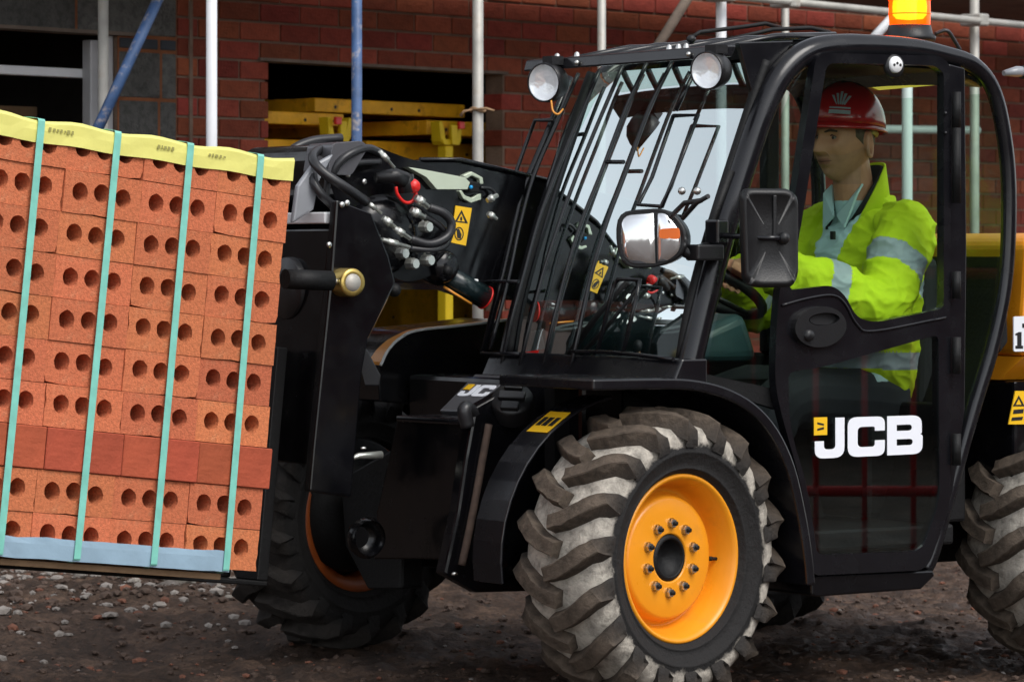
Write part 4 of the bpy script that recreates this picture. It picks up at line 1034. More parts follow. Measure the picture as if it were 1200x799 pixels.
# number plate sticker, warning label
upl = UN+.012
part(MB().plate([mu(x, y, upl) for x, y in rounded([(1188, 371), (1216, 370), (1216, 411), (1188, 412)], 2, 3)], (0, .004, 0)), 'number_label', 'plate_paint')
b = MB(); g_ = lambda x, y: mu(x, y, upl-.0008)
b.plate([g_(x, y) for x, y in ((1194, 389), (1197.2, 389), (1197.2, 405), (1199, 405), (1199, 408.5), (1190, 408.5), (1190, 405), (1192.2, 405), (1192.2, 393), (1190, 393), (1190, 391))], (0, .0006, 0))
b.plate([g_(x, y) for x, y in ((1201, 389), (1209, 389), (1209, 408), (1201, 408))], (0, .0006, 0), [[g_(x, y) for x, y in ((1203.5, 393), (1206.5, 393), (1206.5, 404), (1203.5, 404))]])
b.plate([g_(x, y) for x, y in ((1198, 379), (1206, 379), (1206, 384), (1198, 384))], (0, .0006, 0))
part(b, 'number_digits', 'black_decal')
ul = UN+.044
part(MB().plate([mu(x, y, ul) for x, y in ((1190, 458), (1206, 458), (1203, 497), (1182, 497))], (0, .004, 0)), 'warning_label', 'yellow_decal')
b = MB(); g_ = lambda x, y: mu(x, y, ul-.0008)
b.plate([g_(x, y) for x, y in ((1194, 463), (1201, 476), (1187, 476))], (0, .0006, 0), [[g_(x, y) for x, y in ((1194, 467), (1197.5, 474), (1190.5, 474))]])
b.plate([g_(x, y) for x, y in ((1188, 480), (1200, 479), (1199, 484), (1187, 485))], (0, .0006, 0)); b.plate([g_(x, y) for x, y in ((1186, 489), (1199, 488), (1198, 492), (1185, 493))], (0, .0006, 0))
part(b, 'label_print', 'black_decal')
# rear lamp stub at the cab corner
q = mu(1176, 86, .06)
part(MB().tube([q, q+Vector((.05, -.0, .006)), q+Vector((.12, 0, .008))], [.008, .016, .014], 12), 'rear_lamp', 'clear_plastic')
part(MB().tube([q+Vector((.07, 0, .004)), q+Vector((.2, 0, .008))], .02, 12), 'rear_lamp_body', 'black_plastic')

# ---------------- boom and head
UB = .92
bo = [(470, 215), (492, 187), (540, 187), (700, 224), (1000, 292), (1000, 372), (700, 352), (606, 352), (560, 336), (530, 340), (506, 332), (480, 318), (455, 262)]
part(MB().plate([mu(x, y, UB) for x, y in bo], (0, .30, 0)), 'boom', 'black_paint', .012)
part(MB().tube([mu(x, y, UB-.003) for x, y in ((492, 187), (540, 187), (700, 224))], .006, 8), 'boom_edge', 'satin_black')
# boom nose: rounded head casting in front of the boom
no = rounded([(384, 185), (395, 168), (434, 168), (470, 184), (520, 196), (540, 232), (538, 292), (512, 322), (470, 334), (436, 300), (405, 255), (388, 225)], 26, 5)
part(MB().plate([mu(x, y, .80) for x, y in no], (0, .50, 0)), 'boom_head', 'black_paint', .02, seg=3)
part(MB().lathe([(.0001, -.03), (.07, -.03), (.10, -.015), (.115, .01)], mu(450, 275, .79), (0, 1, 0), 32), 'head_boss', 'black_paint')
part(MB().lathe([(.0001, -.025), (.035, -.025), (.045, -.01), (.05, .01)], mu(520, 312, .80), (0, 1, 0), 24), 'lower_boss', 'black_paint')
part(MB().lathe([(.0001, -.012), (.012, -.012), (.014, 0)], mu(524, 317, .775), (0, 1, 0), 16), 'pin_bolt', 'matt_black')
# hose guard hoop behind, a pale curved sheet
hg = [mu(x, y, 1.18) for x, y in ((338, 300), (345, 240), (360, 205), (385, 182), (410, 172))]
hg = spline(hg, 5)
rings = [[p, p+Vector((0, .34, 0)), p+Vector((.012, .34, -.012)), p+Vector((.012, 0, -.012))] for p in hg]
part(MB().loft(rings, True, smooth=False), 'hose_guard', 'clear_plastic', .003)
part(MB().plate([mu(x, y, .76) for x, y in ((343, 262), (349, 218), (366, 194), (392, 180), (374, 214), (368, 246))], (0, .02, 0)), 'guard_cheek', 'clear_plastic', .006)
part(MB().tube(spline([mu(x, y, 1.30) for x, y in ((334, 188), (345, 174), (368, 165), (400, 162))], 5), .014, 8), 'hose_loop', 'rubber_hose')
# block on top of the head
part(MB().plate([mu(x, y, .765) for x, y in rounded([(384, 204), (390, 168), (424, 165), (432, 172), (412, 206)], 5, 3)], (0, .14, 0)), 'valve_block', 'grey_metal', .008)
# carriage
cb_ = mu(393, 240, .66).x
cp = [(394, 234), (436, 250), (456, 300), (464, 332), (432, 396), (424, 440), (420, 490), (412, 583), (363, 576), (368, 520), (378, 420), (388, 320)]
part(MB().plate([mu(x, y, .64) for x, y in cp], (0, .035, 0)), 'carriage_plate', 'black_paint', .006)
part(MB().plate([mu(x, y, 1.34) for x, y in [(x-150, y-8) for x, y in cp]], (0, .035, 0)), 'carriage_plate', 'black_paint', .006)
z0_, z1_ = mu(388, 268, .66).z, mu(366, 545, .66).z
x0_, x1_ = mu(390, 268, .66).x, mu(366, 545, .66).x
part(MB().hexa([(x1_-.0, .676, z1_), (x1_, 1.34, z1_), (x1_+.03, 1.34, z1_), (x1_+.03, .676, z1_), (x0_, .676, z0_), (x0_, 1.34, z0_), (x0_+.03, 1.34, z0_), (x0_+.03, .676, z0_)]), 'carriage_back', 'black_paint', .006)
wl0 = mu(391, 262, .66)
part(MB().box((wl0.x-.012, .69, wl0.z), (wl0.x+.02, 1.33, wl0.z+.032)), 'carriage_bar', 'white_paint', .004)
# fork shaft and end boss
fs_ = mu(405, 331, .62)
part(MB().tube([(fs_.x-.0, .63, fs_.z), (fs_.x-.0, 1.45, fs_.z)], .022, 14), 'pivot_shaft', 'black_paint')
e_p = part(MB().lathe([(.0001, -.012), (.024, -.012), (.025, -.003)], fs_+Vector((0, -.03, 0)), (0, 1, 0), 28), 'pin_centre', 'galv')
part(MB().lathe([(.025, -.010), (.037, -.012), (.040, -.004), (.040, .05)], fs_+Vector((0, -.03, 0)), (0, 1, 0), 28), 'pin_collar', 'brass')
part(MB().tube([fs_+Vector((-.065, -.02, 0)), fs_+Vector((-.035, -.025, .004))], [.012, .008], 10), 'grease_nipple', 'steel')
bar0 = mu(338, 327, .60); 
part(MB().tube([mu(334, 327, .60), mu(388, 329, .60)], .028, 14), 'fork_tube', 'matt_black')
# round guide disc and its shine left of the plate
dc = mb(340, 338, x0_-.05)
part(MB().lathe([(.0001, -.012), (.085, -.012), (.088, -.008), (.088, .02)], (dc.x+.03, dc.y+.06, dc.z), (1, 0, 0), 40), 'guide_disc', 'rubber_hose')
# (the forks themselves follow with the pack)
# torn bag hanging from the plate
part(MB().loft([[mu(x, y, .70+k*.02) for x, y in ((424, 402), (432, 412), (438, 425), (446, 440), (444, 452), (428, 452), (422, 430))] for k in range(2)], True, smooth=False), 'torn_sleeve', 'rubber_hose', .004)
# sticks/links behind
part(MB().tube([mu(457, 338, .72), mu(428, 396, .72)], .008, 8), 'link_rod', 'timber')
part(MB().ball(mu(462, 340, .71), .02, 12), 'link_ball', 'matt_black')
# lift cylinder end below the boom
part(MB().tube([mu(520, 322, .86), mu(569, 349, .86)], .034, 16), 'lift_cylinder', 'cylinder_dark')
q = mu(568, 348.5, .86); q2 = mu(569.5, 349.3, .86)
part(MB().tube([q, q2], .036, 16), 'cylinder_seal', 'red_plastic')
part(MB().tube([mu(q_[0], q_[1], .84) for q_ in ((520, 336), (552, 356))], .004, 6), 'cylinder_pipe', 'orange_trim')
part(MB().box(tuple(mu(553, 331, .84)-Vector((0, 0, .035))), tuple(mu(561, 331, .84)+Vector((.0, .03, .01)))), 'cable_tag', 'white_paint', .003)
# far side bodywork with a yellow lip
lp = spline([mu(x, y, 1.22) for x, y in ((443, 428), (452, 410), (466, 396), (486, 387), (540, 381), (598, 374))], 5)
lo_ = [mu(x, y, 1.22) for x, y in ((640, 376), (640, 470), (520, 476), (445, 470))]
part(MB().plate(list(lp)+lo_, (0, .28, 0)), 'far_bodywork', 'black_paint', .006)
rings = []
for i, p in enumerate(lp):
    w_ = lerp(.026, .008, min(1, i/12)); rings.append([p+Vector((0, -.012, 0)), p+Vector((0, w_*2.2, .0)), p+Vector((0, w_*2.2, w_*.4)), p+Vector((0, -.012, w_*.4)), p+Vector((0, -.014, w_*.2))])
part(MB().loft(rings, True, smooth=False), 'bodywork_lip', 'orange_trim', .002)
part(MB().tube([p+Vector((0, -.014, 0)) for p in lp], .0045, 6), 'lip_edge', 'white_paint')
# warning label on the boom
UL = UB-.0015
LQ = [(534, 241), (553, 244), (546, 288), (528, 284)]
part(MB().plate([mu(x, y, .795) for x, y in LQ], (0, .0035, 0)), 'warning_label', 'yellow_decal')
b = MB(); g_ = lambda x, y: mu(x, y, .7942)
b.plate([g_(x, y) for x, y in ((541, 246), (548.5, 262), (533, 260))], (0, .0005, 0), [[g_(x, y) for x, y in ((540.8, 250), (545, 260), (536, 259))]])
b.plate([g_(540.5+1.3*math.cos(t), 256.5+2.6*math.sin(t)) for t in [k*math.pi/4 for k in range(8)]], (0, .0005, 0))
b.plate([g_(538+5.5*math.cos(t)+0, 274+8*math.sin(t)) for t in [k*math.pi/10 for k in range(20)]], (0, .0005, 0), [[g_(538+4.3*math.cos(t), 274+6.6*math.sin(t)) for t in [k*math.pi/10 for k in range(20)]]])
b.plate([g_(x, y) for x, y in ((535, 269), (538, 268), (541, 275), (540, 280), (536, 279))], (0, .0005, 0))
part(b, 'label_print', 'black_decal')
# coupling bracket with pale wings, fabric sleeve
part(MB().plate([mu(x, y, .77) for x, y in ((478, 196), (492, 198), (545, 208), (551, 214), (548, 222), (512, 222), (500, 208))], (0, .03, 0)), 'fabric_sleeve', 'pale_green', .006)
part(MB().plate([mu(x, y, .90) for x, y in ((542, 206), (553, 201), (566, 208), (567, 216), (563, 216), (562, 210), (553, 206), (547, 210))], (0, .02, 0)), 'bracket_wing', 'pale_green', .003)
part(MB().plate([mu(x, y, .90) for x, y in ((538, 224), (543, 233), (552, 238), (564, 234), (564, 227), (560, 228), (553, 232), (545, 229), (541, 223))], (0, .02, 0)), 'bracket_wing', 'pale_green', .003)
part(MB().plate([mu(x, y, .895) for x, y in ((550, 212), (563, 214), (562, 226), (550, 226))], (0, .03, 0)), 'coupling_core', 'matt_black', .004)
part(MB().ball(mu(552, 219.5, .89), .006, 10), 'blue_plug', 'blue_dot')
part(MB().tube(spline([mu(x, y, .90) for x, y in ((563, 220), (574, 221), (580, 227), (576, 232))], 4), .005, 8), 'cable', 'rubber_hose')
def fit(p, q, r, n='fitting', m='zinc', u=.715):
    a, c = mu(*p, u), mu(*q, u); part(MB().tube([a, lerp(a, c, .2), lerp(a, c, .21), lerp(a, c, .55), lerp(a, c, .56), c], [r*.7, r*.75, r, r, r*.62, r*.6], 8), n, m)
fit((571, 235), (583, 229), .011); fit((572, 250), (582, 257), .011)
# hydraulic hoses on the head
def hose(pts, r=.0125, m='rubber_hose'): part(MB().tube(spline([mu(x, y, u) for x, y, u in pts], 6), r, 10), 'hose', m)
hose([(430, 237, .72), (405, 220, .70), (380, 203, .72), (367, 188, .76), (372, 177, .82), (396, 172, .88)], .014)
hose([(391, 242, .74), (375, 226, .74), (367, 210, .76), (370, 195, .80)], .013)
hose([(385, 212, .78), (398, 190, .76), (415, 178, .76), (432, 174, .78), (446, 180, .80)], .012)
hose([(390, 208, .80), (402, 198, .78), (420, 191, .78), (445, 190, .80)], .010)
hose([(382, 232, .80), (384, 205, .80), (378, 190, .84)], .010)
hose([(502, 243, .75), (520, 250, .74), (529, 262, .74), (524, 277, .74), (504, 286, .74), (480, 280, .75)], .013)
hose([(496, 253, .76), (512, 262, .76), (521, 270, .76)], .009)
hose([(480, 291, .75), (505, 293, .74), (522, 287, .75), (530, 270, .77)], .009)
fit((487, 231, ), (502, 243), .014); fit((482, 246), (497, 255), .014)
fit((449, 255), (464, 268), .012); fit((462, 267), (481, 280), .011); fit((448, 281), (480, 290), .010)
fit((430, 237), (447, 250), .008); fit((437, 272), (448, 283), .009); fit((445, 177), (462, 197), .009)
for (x, y) in ((498, 266), (470, 297), (482, 309), (500, 305)):
    part(MB().lathe([(.0001, -.02), (.014, -.02), (.017, -.012), (.017, .012)], mu(x, y, .755), (-.25, 1, 0), 8, smooth=False), 'plug', 'zinc')
    part(MB().tube([mu(x-3, y-8, .78), mu(x-1, y-3, .775)], .004, 6), 'plug_pin', 'zinc')
for (x, y) in ((401, 240), (407, 238), (427, 213), (386, 287), (408, 205)):
    part(MB().ball(mu(x, y, .785 if y < 235 else .632), (.009, .005, .009), 10), 'bolt_head', 'steel')
part(MB().tube([mu(440, 208, .75), mu(462, 206, .74), mu(474, 212, .74)], [.015, .022, .026], 12), 'coupling', 'black_plastic')
part(MB().tube([mu(474, 205, .745), mu(476, 226, .745)], .026, 12), 'coupling', 'black_plastic')
part(MB().lathe([(.0001, -.02), (.017, -.018), (.02, -.006), (.02, .012)], mu(484, 218, .735), (.3, 1, .2), 16), 'dust_cap', 'red_plastic')
part(MB().tube(spline([mu(x, y, .735) for x, y in ((464, 219), (466, 228), (474, 237), (483, 236), (488, 226))], 5), .005, 8), 'cap_strap', 'red_plastic')
# clutter low down: pin, small pipe, tow lugs, under-pan
part(MB().tube([mu(409, 538, .70), mu(420, 534, .70), mu(447, 533, .70)], [.005, .009, .012], 10), 'grease_pipe', 'zinc')
part(MB().lathe([(.05, -.02), (.06, 0), (.05, .03), (.03, .04)], mu(430, 630, .80), (0, 1, 0), 28), 'pivot_ring', 'black_paint')
part(MB().plate([mb(x, y, -.15) for x, y in ((398, 560), (470, 520), (470, 690), (430, 690), (404, 640))], (.08, 0, 0)), 'steering_guard', 'matt_black', .01)

# ================================================================== BRICK PACK on the forks
P0 = MM @ mu(300, 669, .40)
AL = R(6.3); Bx = Vector((.751, .660, 0)).normalized()
e1 = Bx*math.cos(AL)-Vector((0, 0, 1))*math.sin(AL); e3 = Bx*math.sin(AL)+Vector((0, 0, 1))*math.cos(AL); e2 = e3.cross(e1)
PM = Matrix((( e1.x, e2.x, e3.x, P0.x), (e1.y, e2.y, e3.y, P0.y), (e1.z, e2.z, e3.z, P0.z), (0, 0, 0, 1))); PI = PM.inverted()
def pp(px, py, y=0.):
    c, d = _ray(PI, px, py); t = (y-c.y)/d.y; return c+d*t
pack = empty('brick_pack', PM, label='strapped pack of orange perforated bricks carried on the forks', category='brick pack')
RH = (pp(344, 190).z)/10.0
LB_ = .243; NC = 6; DEP = .60
def holed(seed):
    rnd = random.Random(seed); w, h = LB_-.0012, RH-.0012; hs = []
    for fx in (.205, .485, .765):
        cx = fx*w; cy = h*.53+rnd.uniform(-.003, .003); ho = []
        for k in range(16):
            a = 2*math.pi*k/16; r = .0238*(1+(.10*rnd.random() if rnd.random() < .35 else .02*rnd.random())); ho.append((cx+r*math.cos(a), 0, cy+r*math.sin(a)))
        hs.append(ho[::-1])
    cr = lambda: rnd.uniform(-.0008, .0008)
    out = []
    for (xa, za), (xb, zb) in (((0, 0), (w, 0)), ((w, 0), (w, h)), ((w, h), (0, h)), ((0, h), (0, 0))):
        for k in range(5):
            t = k/5; chip = rnd.uniform(.002, .005) if rnd.random() < .07 else 0
            px_, pz_ = lerp(xa, xb, t)+cr()*.6, lerp(za, zb, t)+cr()*.6
            out.append((px_+(w/2-px_)/(w/2)*chip, 0, pz_+(h/2-pz_)/(h/2)*chip))
    b = MB().plate(out, (0, .21, 0), hs); return b.mesh('brick', 'pack_brick')
hm = [holed(i) for i in range(7)]
sm = MB().box((.001, 0, 0), (LB_/2-.0012, .21, RH-.002)).mesh('brick', 'pack_brick_smooth')
core = MB()
for r_ in range(10):
    z = r_*RH
    jit = random.uniform(-.003, .003)
    if r_ == 2:
        for k in range(NC*2):
            o = bpy.data.objects.new('brick', sm); col.objects.link(o); o.parent = pack; o.location = (-LB_/2*(k+1)+.014+jit, -.006+random.uniform(-.003, .002), z)
            o.modifiers.new('bevel', 'BEVEL').width = .0025; o.modifiers['bevel'].segments = 1
    else:
        for k in range(NC):
            o = bpy.data.objects.new('brick', hm[(r_*5+k*3) % 7]); col.objects.link(o); o.parent = pack; o.location = (-LB_*(k+1)+jit+(.0 if r_ > 2 else -.0), random.uniform(-.003, .003), z)
            o.rotation_euler = (0, random.uniform(-.0015, .0015), 0)
    for k in range(NC):
        for d_ in range(2, 5): core.box((-LB_*(k+1)+.001, .104*d_+.02, z), (-LB_*k-.001, .104*d_+.12, z+RH-.002))
core.build('inner_bricks', 'pack_brick', pack, kind='stuff')
HT = RH*10
# straps
for i, ((xa, ya), (xb, yb)) in enumerate((((48, 150), (0, 645)), ((138, 165), (90, 655)), ((223, 182), (180, 661)), ((305, 196), (265, 668)))):
    a, c = pp(xa, ya, -.012), pp(xb, yb, -.012); w = .0105; n_ = 12; pts = []
    xs_ = [lerp(c.x, a.x, t) for t in (0, 1)]
    def sx(z): return lerp(xs_[0], xs_[1], (z-c.z)/(a.z-c.z))
    prof = [(.30, -.012), (.02, -.012), (-.011, -.004)]+[(-.012-.0015*math.sin(3*t+i), lerp(0, HT, t)) for t in [k/8 for k in range(9)]]+[(-.008, HT+.006), (.03, HT+.010), (.30, HT+.010), (.52, HT+.01)]
    rings = [[Vector((sx(z)-w, y, z)), Vector((sx(z)+w, y, z)), Vector((sx(z)+w, y-.0012 if z > 0 else y, z+(.0012 if abs(z-HT) < .02 and y > 0 else 0))), Vector((sx(z)-w, y-.0012, z+(.0012 if abs(z-HT) < .02 and y > 0 else 0)))] for y, z in prof]
    MB().loft(rings, True, smooth=False).build('strap', 'teal_strap', pack)
# yellow edge strip along the top, sagging a little between the straps
b = MB(); rings = []
ytop, ybot = HT+.006, pp(343, 213, -.008).z
for k in range(41):
    x = lerp(.004, -LB_*NC, k/40); s_ = .004*math.sin(x*26+1)+.003*noise.noise(Vector((x*9, 0, 0)))
    rings.append([Vector((x, .10, ytop+s_)), Vector((x, -.004, ytop+s_*1.2)), Vector((x, -.0085, ytop-.008+s_)), Vector((x, -.0085+.4*s_, (ytop+ybot)/2)), Vector((x, -.0075, ybot+s_*.5)), Vector((x, -.0055, ybot+s_*.5)), Vector((x, -.0062, ytop-.009+s_)), Vector((x, -.002, ytop-.0025+s_)), Vector((x, .10, ytop-.0025+s_))])
b.loft(rings, True, smooth=False); b.build('edge_strip', 'yellow_strip', pack)
# faint print on the strip
rp_ = random.Random(3); b = MB()
for x0 in (-.23, -.40, -.72, -.97, -1.2):
    x = x0
    for k in range(rp_.randrange(4, 9)):
        w = rp_.uniform(.004, .010); h = rp_.uniform(.004, .011); b.box((x-w, -.0125, ytop-.024-h/2), (x, -.0122, ytop-.024+h/2)); x -= w+rp_.uniform(.003, .006)
b.build('strip_print', 'print_dark', pack, kind='stuff')
# blue grey strip along the bottom edge
xe = pp(268, 650).x; zb_ = pp(200, 641, -.008).z
b = MB(); rings = []
for k in range(31):
    x = lerp(xe, -LB_*NC, k/30); s_ = .003*noise.noise(Vector((x*11, 5, 0)))
    rings.append([Vector((x, .1, -.008)), Vector((x, -.008, -.008+s_)), Vector((x, -.0095+s_, .03)), Vector((x, -.0085, zb_+s_*2)), Vector((x, -.006, zb_+s_*2)), Vector((x, -.0065, .0)), Vector((x, .1, -.003))])
b.loft(rings, True, smooth=False); b.build('base_strip', 'blue_strip', pack)
# forks under the pack, in the machine's own frame
MP = MI @ PM
for y_ in (.33, .50):
    g3 = lambda x, y, z: MP @ Vector((x, y, z))
    part(MB().hexa([g3(x, y, z) for z in (-.046, -.0315) for x, y in ((-1.25, y_), (.30, y_), (.30, y_+.1), (-1.25, y_+.1))]), 'fork', 'matt_black', .004)
    part(MB().hexa([g3(x, y, z) for z in (-.0312, .62) for x, y in ((.262, y_), (.30, y_), (.30, y_+.1), (.262, y_+.1))]), 'fork_heel', 'matt_black', .004)
# timber boards the pack stands on
for i, (y0, x0, x1) in enumerate(((.02, -1.25, -.10), (.22, -1.3, -.02), (.42, -1.3, -.02))):
    b = MB(org=PM @ Vector((x1, y0, -.028)))
    q = [PM @ Vector(v) for v in ((x0, y0, -.030), (x1, y0, -.030), (x1, y0+.1, -.030), (x0, y0+.1, -.030), (x0, y0, -.0135), (x1, y0, -.0135), (x1, y0+.1, -.0135), (x0, y0+.1, -.0135))]
    b.hexa(q).build('pallet_board', 'timber', bevel=.002, label=('thin pale timber board under the strapped face of the brick pack', 'thin timber board under the middle of the brick pack', 'thin timber board under the wall side of the brick pack')[i], category='board', group='boards under the brick pack')

# ================================================================== DRIVER
PO = Vector((1.0, .36, .66))
HC = mu(989, 166, .36)
HYAW = R(9)                                   # head turned a little to his left
Hm = Matrix.Translation(HC) @ Matrix.Rotation(math.pi+HYAW, 4, 'Z')      # head frame: x forward, y to his left... z up
def head_mesh(b):
    n, h = 64, 48; vs = []; fs = []
    for i in range(h+1):
        a = math.pi*i/h
        for k in range(n):
            t = 2*math.pi*k/n; dx, dy, dz = math.sin(a)*math.cos(t), math.sin(a)*math.sin(t), math.cos(a)
            x, y, z = .100*dx, .080*dy, .122*dz
            if z < 0:
                f = -z/.12; y *= 1-.22*f*f; 
                if x < 0: x *= 1-.45*f
                else: x *= 1+.05*f
            if dx > 0.15:
                F = min(1, (dx-.15)/.35); g = lambda c, s, v: math.exp(-((v-c)/s)**2)
                ramp = 0
                if -.034 < z < .026: ramp = ((.026-z)/.06)
                elif z <= -.034: ramp = max(0, 1-(-.034-z)/.008)
                x += F*.036*ramp*g(0, .012+.007*ramp, y)
                x -= F*.017*(g(.031, .018, abs(y)))*g(.010, .014, z)
                x += F*.010*g(.032, .010, z)*g(0, .055, y)
                x += F*.006*g(.042, .016, abs(y))*g(-.018, .02, z)-F*.005*g(.036, .010, abs(y))*g(-.048, .022, z)
                x += F*(.007*g(-.054, .0055, z)+.007*g(-.066, .006, z)-.005*g(-.0600, .0028, z))*g(0, .026, y)
                x -= F*.004*g(-.080, .008, z)*g(0, .03, y)
                x += F*.012*g(-.102, .018, z)*g(0, .028, y)
            vs.append(Hm @ Vector((x, y, z)))
    for i in range(h):
        for k in range(n): fs.append((i*n+k, i*n+(k+1) % n, (i+1)*n+(k+1) % n, (i+1)*n+k))
    b.add(vs, fs, 0, True)
    for s in (-1, 1):                         # ears
        b.tube([Hm @ Vector((-.018+.020*math.cos(t)*.75, s*(.079+.009*(1+math.cos(t+.6))*.6), -.010+.036*math.sin(t))) for t in [2*math.pi*k/16 for k in range(16)]], .0065, 8, closed=True)
        b.ball(Hm @ Vector((-.018, s*.077, -.008)), (.015, .008, .027), 12)
    return b
SH = [Vector((1.03, .155, 1.295)), Vector((1.03, .565, 1.295))]
EL = [mu(1024, 352, .07), Vector((.80, .62, 1.08))]
WR_ = [mu(893, 316, .18), mu(868, 312, .50)]
def ring(c, rx, ry, n=24, tilt=0.): return [Vector((c[0]+rx*math.cos(2*math.pi*k/n), c[1]+ry*math.sin(2*math.pi*k/n), c[2]+tilt*math.cos(2*math.pi*k/n))) for k in range(n)]
def hand(b, W, ang, s):
    C = swp(ang); T = (swp(ang+.05)-C).normalized(); N = (C-SWC).normalized(); A = sax.normalized()
    K0 = C+A*.028+N*.020
    b.tube([W, lerp(W, K0, .5), K0], [.028, .031, .026], 12, flat=.75)
    b.obox(K0, T*.034, N*.02, A*.012)
    for j, (ln, r) in enumerate(((.9, .0085), (1.0, .009), (.97, .0088), (.82, .0078))):
        o = T*(-.030+.020*j)
        b.tube(spline([K0+o, C+A*.030*ln+o-N*.008, C+A*.008-N*.028*ln+o, C-A*.016*ln-N*.022+o, C-A*.026*ln-N*.002+o], 3), [r*1.05]*7+[r]*6, 8)
    th = K0-T*.036*s
    b.tube(spline([K0-T*.02*s-A*.006, th-A*.004-N*.012, C+A*.016-N*.016-T*.052*s], 3), [.011, .011, .0105, .010, .0095, .009, .008], 8)
def remesh(b, name, voxel, smooth_it=2):
    me = b.mesh('tmp', 'skin', fix=True); o = bpy.data.objects.new('tmp', me); col.objects.link(o)
    m = o.modifiers.new('r', 'REMESH'); m.mode = 'VOXEL'; m.voxel_size = voxel
    s = o.modifiers.new('s', 'SMOOTH'); s.iterations = smooth_it; s.factor = .5
    bpy.context.view_layer.update(); dg = bpy.context.evaluated_depsgraph_get()
    out = bpy.data.meshes.new_from_object(o.evaluated_get(dg)); out.name = name
    bpy.data.objects.remove(o); out.materials.clear()
    out.polygons.foreach_set('use_smooth', [True]*len(out.polygons))
    return out
b = MB(); head_mesh(b)
b.tube([HC+Vector((.018, 0, -.05)), HC+Vector((.03, 0, -.10)), Vector((HC.x+.045, .36, 1.36)), Vector((1.03, .36, 1.28))], [.058, .058, .062, .08], 20)
b.loft([ring((1.04, .36, .80), .11, .17), ring((1.035, .36, .95), .115, .17), ring((1.03, .36, 1.15), .12, .185), ring((1.03, .36, 1.27), .09, .18), ring((1.03, .36, 1.33), .06, .09)])
for i in (0, 1):
    b.tube([SH[i], EL[i], WR_[i]], [.055, .048, .032], 14)
    s = -1 if i == 0 else 1; u = .36+s*.11
    b.tube(spline([Vector((1.04, u, .79)), Vector((.82, u+s*.01, .81)), Vector((.62, u+s*.03, .80)), Vector((.56, u+s*.03, .66)), Vector((.55, u+s*.03, .50))], 4), [.10]*3+[.092]*4+[.08]*4+[.07]*3+[.06]*3, 14)
    b.tube([Vector((.57, u+s*.03, .50)), Vector((.50, u+s*.03, .485)), Vector((.43, u+s*.03, .48))], [.05, .05, .035], 10)
hand(b, WR_[0], math.pi-.25, 1); hand(b, WR_[1], .35, -1)
me = remesh(b, 'person', .0034, 1)
for n_ in ('skin', 'trousers', 'shirt', 'lip', 'stubble'): me.materials.append(MATS[n_])
HI = Hm.inverted()
def centers(m):
    import numpy as np
    a = np.empty(len(m.polygons)*3, dtype=np.float32); m.polygons.foreach_get('center', a); return [Vector(q) for q in a.reshape(-1, 3).tolist()]
def move(m, fn):
    import numpy as np
    n_ = len(m.vertices); a = np.empty(n_*3, dtype=np.float32); m.vertices.foreach_get('co', a); d = np.empty(n_*3, dtype=np.float32); m.vertices.foreach_get('normal', d)
    out = []
    for q, w in zip(a.reshape(-1, 3).tolist(), d.reshape(-1, 3).tolist()): out += fn(Vector(q), Vector(w))[:]
    m.vertices.foreach_set('co', out); m.update()
mi_ = []
for c in centers(me):
    hl_ = HI @ c; k = 0
    if c.z < .86 or (c.z < .96 and c.x < .93): k = 1
    elif c.z < HC.z-.175 and c.x > .78: k = 2
    elif hl_.x > .078 and -.068 < hl_.z < -.051 and abs(hl_.y) < .022: k = 3
    elif -.125 < hl_.z < -.040+.025*min(1, max(0, (.06-hl_.x)/.06)) and hl_.x > -.01: k = 4
    mi_.append(k)
me.polygons.foreach_set('material_index', mi_)
move(me, lambda c, n: c-PO)
person = bpy.data.objects.new('person', me); col.objects.link(person); person.matrix_world = MM @ Matrix.Translation(PO)
person['label'] = 'driver in hi-vis yellow jacket and red hard hat sitting at the wheel'; person['category'] = 'person'
def pk(b, name, m, **k):
    b.org = PO; o = b.build(name, m, person, **k); o.location = (0, 0, 0); return o
# eyes and brows
b = MB()
for s in (-1, 1): b.ball(Hm @ Vector((.0700, s*.030, .009)), .0112, 12)
pk(b, 'eyes', 'eye_white')
b = MB()
for s in (-1, 1): b.ball(Hm @ Vector((.0800, s*.030, .0085)), (.003, .005, .0045), 10)
pk(b, 'pupils', 'black_decal')
b = MB()
for s in (-1, 1): b.tube([Hm @ Vector((x, s*y, z)) for x, y, z in ((.098, .014, .026), (.093, .030, .031), (.080, .048, .027))], [.003, .0042, .0025], 8)
pk(b, 'eyebrows', 'eyebrow')
b = MB()  # dark lines put crease shading into lids and mouth
for s in (-1, 1): b.tube([Hm @ Vector((x, s*y, z)) for x, y, z in ((.0830, .018, .012), (.0835, .030, .0175), (.0765, .042, .011))], [.0014, .0022, .0014], 6)
pk(b, 'lid_shading', 'face_shading')
pk(MB().tube([Hm @ Vector((x, y, z)) for x, y, z in ((.0825, -.027, -.0575), (.0955, -.012, -.0595), (.0975, 0, -.0600), (.0955, .012, -.0595), (.0825, .027, -.0575))], [.001, .0022, .0024, .0022, .001], 6), 'mouth_shading', 'face_shading')
b = MB()
for s in (-1, 1): b.tube([Hm @ Vector((x, s*y, z)) for x, y, z in ((.108, .016, -.026), (.099, .026, -.036), (.088, .034, -.052))], [.0008, .0016, .0008], 6)
pk(b, 'cheek_crease', 'stubble')
rings = []
